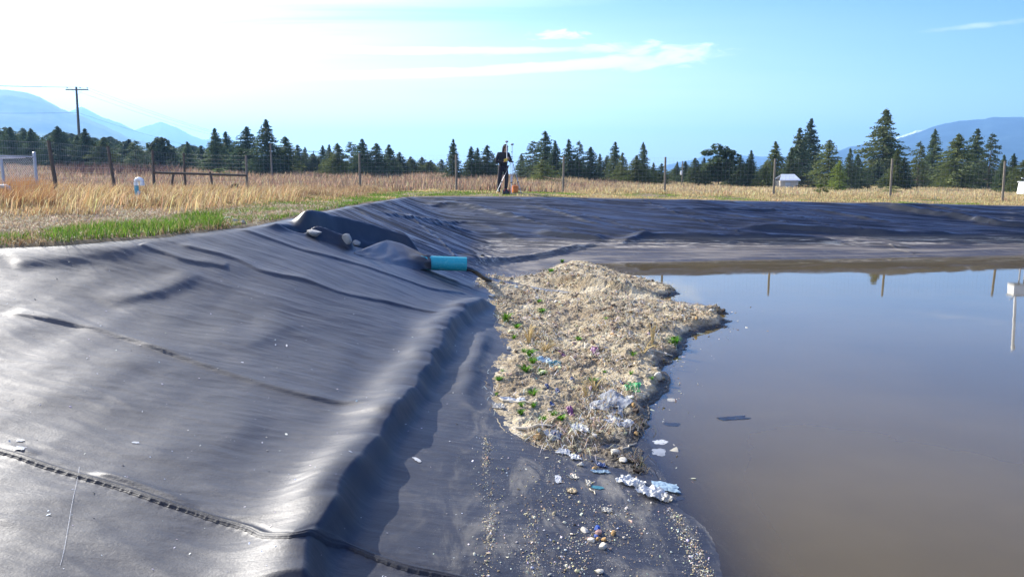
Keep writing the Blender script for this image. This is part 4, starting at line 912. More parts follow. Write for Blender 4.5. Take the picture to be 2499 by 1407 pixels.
def bundle():
    d = 31; c = at(574, 470, d); g = float(G(c[0], c[1])); r = random.Random(4); b = MB()
    for i in range(46):
        a = r.uniform(0, 6.28); R0 = r.uniform(.10, .25); ax = Vector((r.gauss(0, 1), r.gauss(0, 1), r.gauss(0, .6))).normalized(); p = ax.orthogonal().normalized(); q = ax.cross(p); cc = Vector((r.gauss(0, .05), r.gauss(0, .05), .20 + r.gauss(0, .03)))
        n = r.randint(9, 14); span = r.uniform(2.5, 5.5); b.tube([cc + (p * math.cos(a + span * k / n) + q * math.sin(a + span * k / n)) * R0 * (1 + .1 * math.sin(k)) for k in range(n)], r.uniform(.008, .018), 5)
    o = b.build('wire_bundle', simple('dark_stems', (.035, .022, .018), .9)); o.location = (c[0], c[1], g); tag(o, 'dark tangled round bundle lying in dry grass beside the brace end post', 'bundle')
bundle()

# ------------------------------------------------------------------ outlet pipe, hose and stones of the gully
def skin_obj(name, verts, edges, rad, m, parent=None, sub=2, root=0):
    me = bpy.data.meshes.new(name); me.from_pydata([tuple(v) for v in verts], edges, []); me.update(); o = bpy.data.objects.new(name, me); COL.objects.link(o)
    md = o.modifiers.new('skin', 'SKIN'); md.use_smooth_shade = True
    for i, v in enumerate(me.skin_vertices[0].data): rr = rad[i]; v.radius = rr if hasattr(rr, '__len__') else (rr, rr); v.use_root = i == root
    sm = o.modifiers.new('sub', 'SUBSURF'); sm.levels = sub; sm.render_levels = sub
    dg = bpy.context.evaluated_depsgraph_get(); nm = bpy.data.meshes.new_from_object(o.evaluated_get(dg)); bpy.data.objects.remove(o); bpy.data.meshes.remove(me)
    nm.name = name; nm.polygons.foreach_set('use_smooth', [True] * len(nm.polygons)); return link(name, nm, m, parent)
def outlet():
    d = float(hit(1062, 662, L)[1]) - .10; print('PIPE', d, hit(1062, 662, L)); a = at(1038, 641, d); c = at(1138, 644.5, d + .15); a, c = Vector(a), Vector(c); r = 17.5 * d / FPX; ax = (c - a).normalized()
    e = empty('outlet_pipe', a, 'teal plastic outlet pipe end sticking out of the liner above the sediment', 'pipe')
    up = ax.orthogonal().normalized(); q = ax.cross(up); n = 40; V, F = [], []
    back = -ax * .12; st = [(back, r), (c - a, r), (c - a, r * .90), ((c - a) * .1, r * .90)]
    for p, rr in st:
        for k in range(n): g_ = 2 * math.pi * k / n; V.append(p + (up * math.cos(g_) + q * math.sin(g_)) * rr)
    for i in range(3):
        for k in range(n): F.append((i * n + k, i * n + (k + 1) % n, (i + 1) * n + (k + 1) % n, (i + 1) * n + k))
    F.append(tuple(3 * n + k for k in range(n))); b = MB(); b.add(V, F); lnk('barrel', b, M_TEAL, e)
    b = MB(); b.tube([(c - a) * .985, (c - a) * .985 + ax * .012], r * 1.012, 40); 
    # loose liner flap folded over the pipe, with a sharp ridge
    def w_(px, py, lift): q_ = hit(px, py, L); return Vector((q_[0], q_[1], q_[2] + lift))
    fr_ = ax.cross(Vector((0, 0, 1))).normalized(); upv = Vector((0, 0, 1)); e0 = a + ax * .12
    ridge = [w_(864, 617, .02), w_(905, 616, .16), w_(945, 617, .32), w_(985, 626, .30), e0 + upv * r * 1.30 - ax * .15, e0 + upv * r * 1.16]
    mid = [w_(868, 621, .01), w_(905, 628, .06), w_(948, 634, .10), w_(990, 642, .13), e0 + fr_ * r * 1.35 + upv * r * .35 - ax * .12, e0 + fr_ * r * 1.30 + upv * r * .35]
    low = [w_(872, 624, -.03), w_(908, 638, -.02), w_(952, 647, -.01), w_(1000, 655, -.01), e0 + fr_ * r * 1.15 - upv * r * .75 - ax * .10, e0 + fr_ * r * 1.1 - upv * r * .75]
    back = [w_(866, 612, -.03), w_(915, 604, -.03), w_(962, 606, -.03), w_(1005, 614, -.03), e0 - fr_ * r * 1.1 - ax * .1, e0 - fr_ * r * 1.06]
    rows = []; nn_ = 34; rg = np.random.default_rng(8)
    for pl in (back, ridge, mid, low): A_ = np.array([tuple(p_) for p_ in pl]); t_ = np.linspace(0, 5, nn_); rows.append(np.stack([np.interp(t_, range(6), A_[:, k]) for k in range(3)], 1))
    full = []
    for f0, f1 in zip(rows[:-1], rows[1:]):
        for f in np.linspace(0, 1, 7, endpoint=False): full.append(f0 * (1 - f) + f1 * f)
    full.append(rows[-1]); G_ = np.array(full); I_, J_ = np.meshgrid(np.arange(len(full)), np.arange(nn_), indexing='ij')
    cr = .022 * (np.abs(perlin(J_ * .16 + I_ * .09, I_ * .21, 97)) * 2 - .6) * (J_ < nn_ - 4) * (J_ > 1); G_[:, :, 2] += cr; G_[:, :, 1] -= cr * .6
    me = grid_mesh('fabric_flap', G_[:, :, 0] - a.x, G_[:, :, 1] - a.y, G_[:, :, 2] - a.z); o = link('fabric_flap', me, M_LINER, e); o['label'] = 'loose dark liner flap folded over the pipe'
    # hose out of the mouth
    pts = [Vector(at(1100, 650, d + .1)), Vector(at(1138, 655, d + .15)), Vector(at(1158, 662, d + .3)), Vector(at(1178, 676, d + .75)), Vector(at(1196, 691, d + 1.15))]; pts[-1].z = float(S(pts[-1].x, pts[-1].y)) + .02
    b = MB(); b.tube([Vector(p) for p in spline([tuple(p) for p in pts], 5)], .052, 14); o = b.build('hose', M_RUBBER); tag(o, 'thick black hose hanging from the teal pipe mouth onto the sediment', 'hose')
outlet()
def stone_mesh(seed, sub=3, rough=.28, blocky=.5):
    bm = bmesh.new(); bmesh.ops.create_icosphere(bm, subdivisions=sub, radius=1); r = np.random.default_rng(seed); pl = r.normal(0, 1, (9, 3)); pl /= np.linalg.norm(pl, axis=1)[:, None]; off = r.uniform(.50, .86, 9)
    co = np.array([v.co for v in bm.verts]); 
    for n_, o_ in zip(pl, off): dd = co @ n_; co -= np.outer(np.maximum(dd - o_, 0) * (.75 + .25 * blocky), n_)
    nn = fbm(co[:, 0] * 2.2 + seed, co[:, 1] * 2.2 + co[:, 2] * 1.7, 3, seed)[:, None]; co *= 1 + rough * .28 * nn
    for v, c in zip(bm.verts, co): v.co = c
    me = bpy.data.meshes.new('stone'); bm.to_mesh(me); bm.free(); me.polygons.foreach_set('use_smooth', [True] * len(me.polygons)); me.set_sharp_from_angle(angle=R(24)); return me
def stone(p, size, seed, label, m=None, rz=0, name='stone', group=None, cat='stone', sub=3):
    o = link(name, stone_mesh(seed, sub), m or M_STONE); o.location = p; o.scale = size; o.rotation_euler = (0, random.Random(seed).uniform(-.3, .3), rz); tag(o, label, cat, group); return o
def stone_px(px, py, w, h, seed, label, d=None, fn=None, **k):
    q = hit(px, py + h * .4, fn or S) if d is None else at(px, py, d); s = q[1] / FPX * .5
    return stone((q[0], q[1], q[2] + h * s * .55 if d is None else q[2]), (w * s, .8 * w * s, h * s * 1.15), seed, label, **k)
def GB(x, y): return L(x, y)
stone_px(767, 566, 46, 17, 11, 'flat grey stone at the upper end of the black gully', fn=GB)
stone_px(847, 580, 26, 25, 12, 'upright angular grey stone in the middle of the black gully', fn=GB)
stone_px(871, 591, 24, 15, 13, 'low rounded grey stone beside the upright one in the gully', fn=GB)
stone_px(573, 538, 17, 13, 14, 'pale triangular stone in the grass edge above the gully')
stone_px(594, 541, 20, 12, 15, 'pale rounded stone right of the triangular one at the grass edge')
stone_px(556, 531, 20, 7, 16, 'flat pale stone in the gravel above the two edge stones')
stone_px(1178, 622, 10, 5, 17, 'small dark stone lying on the far corner of the liner', m=M_BLACKP)

# ------------------------------------------------------------------ surveyor
def surveyor():
    d = 36.2; f = at(1228, 463, d); g = float(G(f[0], f[1])); e = empty('person', (f[0], f[1], g), 'person in black hooded jacket and trousers holding a survey pole, head bowed', 'person', rz=R(14))
    k = (at(1231, 353, d)[2] - g) / 1.80; e.scale = (k, k, k)
    # joints: x to the picture's right, -y towards the camera
    J = dict(pel=(0, 0, .96), wai=(0, .0, 1.10), che=(.01, -.01, 1.30), nec=(.03, -.03, 1.50), hb=(.05, -.07, 1.60), hd=(.06, -.09, 1.68), ht=(.055, -.075, 1.755),
             sl=(-.19, 0, 1.44), el=(-.27, -.02, 1.17), wl=(-.02, -.26, 1.16), hl=(.06, -.30, 1.20), sr=(.21, -.01, 1.44), er=(.27, -.06, 1.17), wr=(.16, -.27, 1.24), hr=(.13, -.31, 1.29),
             pl=(-.10, 0, .92), kl=(-.15, -.03, .51), al=(-.17, .02, .09), tl=(-.19, -.14, .04), pr=(.10, 0, .92), kr=(.12, -.04, .51), ar=(.11, .03, .09), tr=(.13, -.13, .04))
    def chain(names, edges, rad, extra=()):
        ix = {n: i for i, n in enumerate(names)}; V = [J[n] for n in names]; E = [(ix[a], ix[b]) for a, b in edges]; Rr = [rad[n] for n in names]
        for base, pts, rs in extra:
            prev = ix[base]
            for p, rr in zip(pts, rs): V.append(p); Rr.append(rr); E.append((prev, len(V) - 1)); prev = len(V) - 1
        return V, E, Rr
    fing = []
    for hn, sx in (('hl', 1), ('hr', -1)):
        hx, hy, hz = J[hn]
        for i in range(4): zz = hz + .030 - .020 * i; fing.append((hn, [(hx + sx * .028, hy - .020, zz), (hx + sx * .045, hy - .002, zz - .004), (hx + sx * .040, hy + .022, zz - .006)], [.0095, .0088, .008]))
        fing.append((hn, [(hx + sx * .006, hy - .030, hz + .035), (hx + sx * .026, hy - .040, hz + .050)], [.0105, .009]))
    rad = dict(pel=(.14, .10), wai=(.125, .095), che=(.155, .11), nec=.055, hb=(.068, .075), hd=(.074, .088), ht=(.06, .07), sl=.062, el=.045, wl=.030, hl=(.040, .022), sr=.062, er=.045, wr=.030, hr=(.040, .022), pl=.085, kl=.058, al=.042, tl=.035, pr=.085, kr=.058, ar=.042, tr=.035)
    ED = [('pel', 'wai'), ('wai', 'che'), ('che', 'nec'), ('nec', 'hb'), ('hb', 'hd'), ('hd', 'ht'), ('che', 'sl'), ('sl', 'el'), ('el', 'wl'), ('wl', 'hl'), ('che', 'sr'), ('sr', 'er'), ('er', 'wr'), ('wr', 'hr'), ('pel', 'pl'), ('pl', 'kl'), ('kl', 'al'), ('al', 'tl'), ('pel', 'pr'), ('pr', 'kr'), ('kr', 'ar'), ('ar', 'tr')]
    V, E, Rr = chain(list(J), ED, rad, fing); skin_obj('body', V, E, Rr, M_SKIN, e)
    jr = dict(pel=(.185, .14), wai=(.175, .135), che=(.195, .145), nec=.085, sl=.09, el=.072, wl=.052, sr=.09, er=.072, wr=.052)
    V, E, Rr = chain(list(jr), [q for q in ED if q[0] in jr and q[1] in jr], jr); jk = skin_obj('jacket', V, E, Rr, M_BLACKCLOTH, e)
    tr_ = dict(pel=(.17, .13), pl=.105, kl=.085, al=.070, pr=.105, kr=.085, ar=.070); V, E, Rr = chain(list(tr_), [q for q in ED if q[0] in tr_ and q[1] in tr_], tr_); skin_obj('trousers', V, E, Rr, M_DENIM, e)
    for s_ in 'lr': V, E, Rr = chain(['a' + s_, 't' + s_], [('a' + s_, 't' + s_)], {'a' + s_: .062, 't' + s_: .052}); skin_obj('boot', V, E, Rr, M_BLACKP, e)
    # hood: an open shell around the head, and a peaked cap under it
    b = MB(); H = Vector(J['hd']); n = 20; V, F = [], []; tilt = Matrix.Rotation(R(22), 4, 'X')
    for i in range(11):
        th = R(-8 + 98 * i / 10)
        for j in range(n + 1):
            ph = R(-52 + (360 - 76) * j / n) - R(0); c_ = math.cos(th)
            V.append(H + tilt @ Vector((math.sin(ph + R(52 + 38)) * .112 * c_, -math.cos(ph + R(52 + 38)) * .125 * c_ + .012, -.075 + .215 * math.sin(th) if i else -.19)))
    for i in range(10):
        for j in range(n): F.append((i * (n + 1) + j, i * (n + 1) + j + 1, (i + 1) * (n + 1) + j + 1, (i + 1) * (n + 1) + j))
    b.add(V, F); lnk('hood', b, M_BLACKCLOTH, e)
    b = MB(); b.box(H + Vector((.01, -.13, .055)), (.13, .13, .016), .006, Matrix.Rotation(R(24), 4, 'X')); lnk('cap_peak', b, M_BLACKCLOTH, e)
    for sx in (-.028, .028): b = MB(); b.box(H + Vector((sx, -.082, .0)), (.022, .012, .012), .004); lnk('eye', b, M_BLACKP, e)
    b = MB(); b.tube([H + Vector((0, -.085, .01)), H + Vector((0, -.112, -.030))], [.010, .017], 8); lnk('nose', b, M_SKIN, e)
    b = MB(); b.box(H + Vector((0, -.083, -.062)), (.045, .012, .010), .004); lnk('mouth', b, M_RED, e)
    return e, d, g, k
PERSON, PD, PG, PK = surveyor()
def receiver(parent, p):
    b = MB(); b.tube([p + Vector((0, 0, -.02)), p, p + Vector((0, 0, .015)), p + Vector((0, 0, .055)), p + Vector((0, 0, .075))], [.03, .06, .078, .074, .05], 16); return lnk('receiver', b, M_GREENGREY, parent)
def survey_pole():
    d = PD - .5; t = Vector(at(1236.5, 347, d)); g = float(G(t.x, t.y)); e = empty('survey_pole', (t.x + .02, t.y, g), 'white survey pole with flat receiver on top, held by the person', 'survey pole'); T = t - Vector(e.location)
    b = MB(); b.tube([(0, 0, 0), (0, 0, .08), T * .62], [.004, .014, .014], 10); lnk('lower_rod', b, M_BLACKP, e); b = MB(); b.tube([T * .62, T], .022, 10); lnk('upper_rod', b, M_WHITEP, e); receiver(e, T)
    b = MB(); p = T * .655 + Vector((-.05, -.06, 0)); b.box(p, (.17, .06, .12), .015, Matrix.Rotation(R(-20), 4, 'Y')); lnk('controller', b, M_YELLOW, e)
    b = MB(); b.tube([T * .64, p], .012, 6); lnk('clamp', b, M_BLACKP, e)
survey_pole()
def tripod():
    d = 35.8; h = Vector(at(1249.5, 394, d)); g = float(G(h.x, h.y)); e = empty('survey_tripod', (h.x, h.y, g), 'aluminium survey tripod with antenna pole standing right of the person', 'tripod'); O = Vector(e.location); T = h - O
    b = MB(); b.tube([T + Vector((0, 0, -.05)), T + Vector((0, 0, -.02)), T + Vector((0, 0, .02))], [.05, .085, .075], 14); lnk('head', b, M_BLACKP, e)
    feet = [Vector((*at(1210.5, 463, d)[:2], 0)) - O, Vector((*at(1247.5, 464, d - .5)[:2], 0)) - O, Vector((*at(1272.5, 466, d - .1)[:2], 0)) - O]; feet[1].y -= .3
    for k, f in enumerate(feet):
        f.z = float(G(f.x + O.x, f.y + O.y)) - O.z - .02; a = T + Vector((f.x * .06, f.y * .06, -.03)); side = Vector((-(f.y), f.x, 0)).normalized(); mid = a.lerp(f, .62); b = MB()
        for s_ in (-1, 1): b.tube([a + side * .045 * s_, mid + side * .030 * s_], .011, 8)
        lg = lnk('leg', b, M_ALU, e); b = MB(); b.tube([a.lerp(f, .42), f], [.020, .017], 8); lnk('lower_leg', b, M_ALU, lg)
        b = MB(); b.box(mid, (.085, .06, .05), .01); lnk('clamp', b, M_BLACKP, lg); b = MB(); b.tube([f + Vector((0, 0, .07)), f - Vector((0, 0, .03))], [.022, .006], 8); lnk('foot', b, M_BLACKP, lg)
    top = Vector(at(1250, 354, d)) - O; b = MB(); b.tube([T, top], .012, 8); lnk('antenna_rod', b, M_ALU, e); receiver(e, top)
    for yy in (371, 383, 388): b = MB(); c = Vector(at(1249, yy, d)) - O; b.box(c, (.075, .04, .03), .008); lnk('knob', b, M_BLACKP, e)
tripod()
def case(px, d, w, dp, h, m, hm, label, name='case', rz=.2):
    f = at(px, 464, d); g = float(G(f[0], f[1])); e = empty(name, (f[0], f[1], g), label, name.replace('_', ' '), rz=rz); b = MB(); b.box((0, 0, h * .38), (w, dp, h * .76), .015); lnk('body', b, m, e); b = MB(); b.box((0, 0, h * .88), (w * 1.02, dp * 1.02, h * .22), .015); lnk('lid', b, m, e)
    b = MB(); b.tube([(-w * .22, 0, h * .98), (-w * .2, 0, h * 1.12), (w * .2, 0, h * 1.12), (w * .22, 0, h * .98)], .012, 6); lnk('handle', b, hm, e)
    for s_ in (-.28, .28): b = MB(); b.box((w * s_, -dp * .52, h * .76), (.035, .015, .05), .004); lnk('latch', b, hm, e)
    return e
tb = case(1235, 35.2, .33, .25, .22, M_BLACKP, M_RED, 'black toolbox with red handle at the feet of the person', 'toolbox', .1)
case(1256, 36.4, .26, .2, .33, M_ORANGE, M_ORANGE, 'orange instrument case standing behind the tripod legs', 'case', .5)
case(1246, 36.8, .27, .25, .25, M_TAN, M_TAN, 'tan canvas bag between black toolbox and orange case', 'bag', .1)

# ------------------------------------------------------------------ welded strip of the nearest seam
def weld():
    q = np.array([(p[0], p[1]) for p in SEAM1]); dx = np.gradient(q[:, 0]); dy = np.gradient(q[:, 1]); s = np.concatenate([[0], np.cumsum(np.hypot(np.diff(q[:, 0]), np.diff(q[:, 1])))]); n = int(s[-1] / .008)
    S_ = np.linspace(0, s[-1], n); X = np.interp(S_, s, q[:, 0]); Y = np.interp(S_, s, q[:, 1]); tx = np.gradient(X); ty = np.gradient(Y); l = np.hypot(tx, ty); nx, ny = ty / l, -tx / l   # to the right of travel (downhill side of picture)
    gather_ = 0; w = 1 + .12 * perlin(S_ * 3, S_ * 0 + .4, 91); off = .006 * perlin(S_ * 2.2, S_ * 0 + .9, 92); gather = np.clip(np.sin(S_ * 2 * np.pi / .078 + 2.5 * perlin(S_ * 2.1, S_ * 0 + .1, 93)), 0, 1) ** 3
    prof = [(x_ * .78, y_ * .6) for x_, y_ in [(-.060, .001), (-.034, .004), (-.026, .007), (-.018, .010), (-.008, .013), (.0, .010), (.006, .005), (.012, .009), (.020, .012), (.028, .009), (.034, .003), (.046, .001)]]
    Xr, Yr, Zr = [], [], []
    for k, (a, h) in enumerate(prof):
        aa = a * w + off + (gather * .004 * (a > .02)); x_, y_ = X + nx * aa, Y + ny * aa; Xr.append(x_); Yr.append(y_); Zr.append(L(x_, y_) + h + .002 + gather * .0015 * (abs(a) > .02) * (a > 0))
    me = grid_mesh('weld_seam', np.array(Xr).T, np.array(Yr).T, np.array(Zr).T); link('weld_seam', me, simple('weld_plastic', (.011, .012, .019), .55, scale=30, bump=.2, spec=.28), LINER)
weld()

def thread():
    pts = [hit(px, py, L) for px, py in ((194, 1140), (190, 1165), (176, 1230), (166, 1290), (155, 1350), (147, 1380))]; b = MB(); b.tube([tuple(p + np.array([0, 0, .006])) for p in spline([tuple(p) for p in pts], 5)], .0009, 4, False); o = b.build('thread', M_WHITEP); tag(o, 'thin pale thread lying on the liner below the near seam', 'thread')
thread()
# ------------------------------------------------------------------ grit, litter and plants of the sediment
ICO = bmesh.new(); bmesh.ops.create_icosphere(ICO, subdivisions=1, radius=1); IV = np.array([v.co for v in ICO.verts]); IFc = np.array([[v.index for v in f.verts] for f in ICO.faces]); ICO.free()
M_GRAVEL = attr_mat('gravel_bits', .8, 0, .3)
def gravel(name, pos, size, tint, flat=.6, stretch=1.0):
    n = len(pos); nv = len(IV); V = IV[None] * rng.uniform(.65, 1.3, (n, nv, 1)); a = rng.uniform(0, 6.28, n); sx = size * rng.uniform(.7, 1.5 * stretch, n); sy = size * rng.uniform(.6, 1.1, n); sz = size * flat * rng.uniform(.5, 1.3, n)
    V = V * np.stack([sx, sy, sz], 1)[:, None, :]; tl = rng.normal(0, .35, n)[:, None]; V[:, :, 2] += V[:, :, 0] * tl
    c, s = np.cos(a)[:, None], np.sin(a)[:, None]; V = np.stack([V[:, :, 0] * c - V[:, :, 1] * s, V[:, :, 0] * s + V[:, :, 1] * c, V[:, :, 2]], -1) + pos[:, None, :]
    F = (IFc[None] + np.arange(n)[:, None, None] * nv).reshape(-1, 3); me = new_mesh(name, V.reshape(-1, 3), F, np.full(len(F), 3), False); set_tint(me, np.repeat(tint, nv, 0)); return tag(link(name, me, M_GRAVEL), kind='stuff')
PAL = [(.62, .56, .44), (.50, .42, .28), (.74, .71, .64), (.34, .25, .15), (.15, .11, .08), (.80, .79, .76), (.45, .28, .12), (.30, .08, .20), (.05, .10, .32), (.06, .24, .22)]
x, y = scatter(75000, -.085, .32, 5.5, 22, .55); z, s = sed_h(x, y); k = (s > .0) & (z > .012) & (rng.uniform(0, 1, len(x)) < .06 + .94 * smoothstep(-.1, .4, fbm(x * 1.2, y * 1.2, 3, 501) + .12 * smoothstep(.2, .8, s)))
npx_ = x / y * FPX + 1250; k &= (poly_dist(x, y, CHAN)[0] > .26) & ~((npx_ < 1290 + 30 * perlin(x * 2, y * 2, 502)) & (y < 12) & (rng.uniform(0, 1, len(x)) < .88)) & (rng.uniform(0, 1, len(x)) < .8); x, y, z, s = x[k], y[k], z[k], s[k]; n = len(x)
wet = smoothstep(.085, .025, z); sz = np.exp(rng.normal(math.log(.0062), .66, n)) * (1 + .055 * (y - 6)) * (1 - .35 * smoothstep(.35, .0, s) * (x / y < .03))
tc = tints(n, PAL, [6, 7, 2.0, 6, 6, .8, 1.2, .04, .02, .02], .22); tc = tc * np.array([.90, .84, .72]) * (1 - .5 * smoothstep(-.05, .35, fbm(x * .8, y * .8, 3, 504))[:, None]) * (1 - .72 * wet[:, None]) * (1 - .45 * smoothstep(.05, .4, perlin(x * 1.1, y * 1.1, 503))[:, None])
gravel('gravel', np.stack([x, y, z + .25 * sz], 1), np.minimum(sz, .05), tc, .6)
# broken stalks and paper shreds lying about
k2 = rng.uniform(0, 1, n) < .40; m_ = k2.sum(); le = 1.6 * rng.standard_normal((m_, 2)); tc = tints(m_, [(.66, .58, .40), (.45, .33, .18), (.74, .72, .68), (.25, .18, .12)], [5, 4, 3, 2]) * (1 - .6 * wet[k2][:, None])
tag(blades('dry_stalks', np.stack([x[k2], y[k2], z[k2] + .012], 1), rng.uniform(.03, .13, m_), rng.uniform(.003, .008, m_), le, tc, attr_mat('stalk_bits', .8, .2, .2)), kind='stuff')
# pale grit strewn over the liner at the foot of the bank
px = np.concatenate([rng.normal(1192, 7, 1800), rng.uniform(1150, 1700, 1500), rng.normal(1355, 26, 420), rng.normal(1480, 40, 520), rng.normal(1300, 12, 350), 1640 + rng.normal(0, 14, 900), rng.normal(1400, 30, 350)])
py = np.concatenate([rng.uniform(1060, 1406, 1800), rng.uniform(1080, 1406, 1500), rng.uniform(1100, 1260, 420), rng.uniform(1230, 1330, 520), rng.uniform(1240, 1406, 350), rng.uniform(1235, 1406, 900), rng.uniform(1300, 1400, 350)])
px[:1800] += 7 * np.sin(py[:1800] / 47) + 4 * np.sin(py[:1800] / 19) + rng.normal(0, 5, 1800) * (py[:1800] > 1180); sel_ = np.ones(len(px), bool); sel_[:1800] = rng.uniform(0, 1, 1800) < .25 + .6 * np.clip(np.sin(py[:1800] / 33), 0, 1)
px[len(px) - 1250:len(px) - 350] += (py[len(px) - 1250:len(px) - 350] - 1235) * .50
px, py = px[sel_], py[sel_]; ang = np.arctan((py - 703.5) / FPX) + _p; yy = 2.72 / np.tan(ang); dv = np.array([ray(a, b) for a, b in zip(px, py)]); t_ = (.09 - 2.8) / dv[:, 2]; x, y = dv[:, 0] * t_, t_
zl = L(x, y); t_ = (zl - 2.8) / dv[:, 2]; x, y = dv[:, 0] * t_, t_; zl = L(x, y); ss = sed_h(x, y)[1]; k = (zl > .004) & (ss < -.01); x, y, zl = x[k], y[k], zl[k]; n = len(x)
sz = np.exp(rng.normal(math.log(.0030), .60, n)); tc = tints(n, [(.56, .50, .36), (.42, .33, .20), (.66, .63, .56), (.25, .18, .11), (.50, .42, .22)], [6, 5, 2, 3, 2], .25)
gravel('grit', np.stack([x, y, zl + .3 * sz], 1), np.minimum(sz, .022), tc, .6)
# sparse white flecks higher up the sheet
x, y = scatter(420, -.72, .0, 3.2, 12, .7); p, g_ = pond_raw(x, y); k = (g_ - p > .15); x, y = x[k], y[k]; n = len(x); zl = L(x, y); sz = np.exp(rng.normal(math.log(.0042), .5, n))
gravel('flecks', np.stack([x, y, zl + .002], 1), np.minimum(sz, .016), tints(n, [(.75, .74, .72), (.5, .48, .45)], [3, 2]), .25, 1.6)

# stream from the hose
def stream():
    n = 140; f = np.linspace(0, 1, n); seg = np.concatenate([[0], np.cumsum(np.hypot(*np.diff(CHAN, axis=0).T))]); s_ = f * seg[-1]; X = np.interp(s_, seg, CHAN[:, 0]); Y = np.interp(s_, seg, CHAN[:, 1]); tx, ty = np.gradient(X), np.gradient(Y); l = np.hypot(tx, ty); nx, ny = -ty / l, tx / l
    w = (.07 + .10 * f + .02 * np.sin(f * 40)) ; rows = np.linspace(-1, 1, 7); Xr = X[:, None] + nx[:, None] * w[:, None] * rows; Yr = Y[:, None] + ny[:, None] * w[:, None] * rows
    Zr = np.maximum(sed_h(Xr, Yr)[0], .004) + .012 * (1 - rows[None] ** 2) + .006 + .008 * perlin(Xr * 14, Yr * 14, 95)
    m, t = mat('stream_water'); pos = t.new('ShaderNodeNewGeometry').outputs['Position']; nn = t.noise(pos, 24, 5, .7)
    b = t.new('ShaderNodeBsdfPrincipled', {'Base Color': t.mix(t.smooth(nn, .5, .68), (.14, .13, .11), (.62, .66, .70)), 'Roughness': .12, 'Specular IOR Level': .8}); t.put(b.inputs['Normal'], t.new('ShaderNodeBump', {'Height': nn, 'Strength': .9, 'Distance': .03})); finish(t, b)
    o = link('stream', grid_mesh('stream', Xr, Yr, Zr), m); tag(o, kind='structure')
stream()

# green weeds
def tuft_mesh(seed, n=60, broad=False):
    r = np.random.default_rng(seed); a = r.uniform(0, 6.28, n); rr = r.uniform(0, .35, n); pos = np.stack([np.cos(a) * rr, np.sin(a) * rr, np.zeros(n)], 1); h = r.uniform(.35, 1.0, n); lean = np.stack([np.cos(a), np.sin(a)], 1) * r.uniform(.3, 1.3, n)[:, None]
    s = np.stack([-np.sin(a), np.cos(a), 0 * a], 1) * (r.uniform(.05, .12, n) if broad else r.uniform(.02, .05, n))[:, None]; up = np.stack([lean[:, 0], lean[:, 1], 0 * h], 1)
    m = pos + np.stack([0 * h, 0 * h, h * .6], 1) + up * (h * .35)[:, None]; t = pos + np.stack([0 * h, 0 * h, h * .62], 1) + up * h[:, None]
    V = np.stack([pos - s * .4, pos + s * .4, m - s, m + s, t], 1).reshape(-1, 3); k = np.arange(n)[:, None] * 5; F = np.concatenate([k + np.array([[0, 1, 3, 2]]), k + np.array([[2, 3, 4]])], 1).ravel(); me = new_mesh('grass_tuft', V, F, np.tile([4, 3], n)); c = np.array([(.10, .24, .02)]) * r.uniform(.5, 1.7, (n, 1)) * r.uniform(.8, 1.2, (n, 3)); set_tint(me, np.repeat(c, 5, 0)); me.materials.append(M_GRASS); return me
TUFT = [tuft_mesh(i, 60 + 10 * i, i % 2 == 0) for i in range(4)]
tr2 = random.Random(9)
def tuft(px, py, w, h, label, group=None, i=None):
    q = hit(px, py, S); s = q[1] / FPX; o = bpy.data.objects.new('weed_tuft', TUFT[tr2.randrange(4) if i is None else i]); COL.objects.link(o); o.location = (q[0], q[1], q[2] - .01); o.scale = (w * s * .55, w * s * .55, h * s * 1.15); o.rotation_euler = (0, 0, tr2.uniform(0, 6)); tag(o, label, 'weed', group)
for a in [(1236, 784, 46, 34, 'large bright green weed at the liner edge below the hose'), (1322, 762, 34, 16, 'flat green weed, nearest one downslope of the stream'), (1316, 738, 20, 12, 'small green weed close to the stream'), (1254, 826, 22, 18, 'green weed between dead stalks near the liner edge'),
          (1262, 800, 26, 16, 'dark green weed under the curved dry stalks'), (1295, 868, 34, 24, 'upper clump of the big green weed patch'), (1278, 858, 22, 16, 'left sprig above the big green weed patch'), (1300, 884, 40, 22, 'middle clump of the big green weed patch'), (1282, 905, 44, 24, 'wide left clump of the big green weed patch'), (1322, 916, 40, 26, 'right lower clump of the big green weed patch'),
          (1225, 905, 18, 10, 'tiny weed on the smooth sand near the liner, upper one'), (1218, 927, 26, 14, 'small weed on the smooth sand near the liner, lower one'), (1300, 962, 44, 22, 'green weed below the big patch, right of a white sheet'), (1212, 965, 14, 14, 'thin weed at the very edge of the sand'), (1272, 990, 24, 18, 'weed between two bleached branches, left one'), (1302, 992, 26, 20, 'weed between two bleached branches, right one'),
          (1272, 1010, 26, 20, 'leafy weed beside the bleached branch end'), (1350, 1012, 30, 18, 'weed left of the purple scrap'), (1368, 1024, 34, 22, 'large weed just below the purple scrap'), (1324, 1024, 30, 14, 'yellowish weed above the brown wood chip'), (1645, 840, 44, 28, 'dark green grass clump overhanging the water'), (1545, 868, 26, 18, 'yellow green weed on the dark mud slope'),
          (1478, 778, 22, 10, 'lone small weed in the middle of the grit'), (1412, 828, 24, 10, 'faint weed in the middle of the grit, lower one'), (1448, 932, 30, 18, 'weed with dry stems above the plastic sheet'), (1540, 912, 22, 14, 'weed above the green plastic scrap'), (1590, 925, 20, 14, 'weed beside the pale stone at the water edge'), (1345, 664, 22, 14, 'olive weed on the far tip of the sediment'), (1372, 640, 16, 12, 'dry weed at the top end of the sediment'), (1475, 908, 18, 10, 'weed near dark clods in the middle')]: tuft(*a)
M_STALK = simple('dry_stalk', (.55, .40, .16), .8)
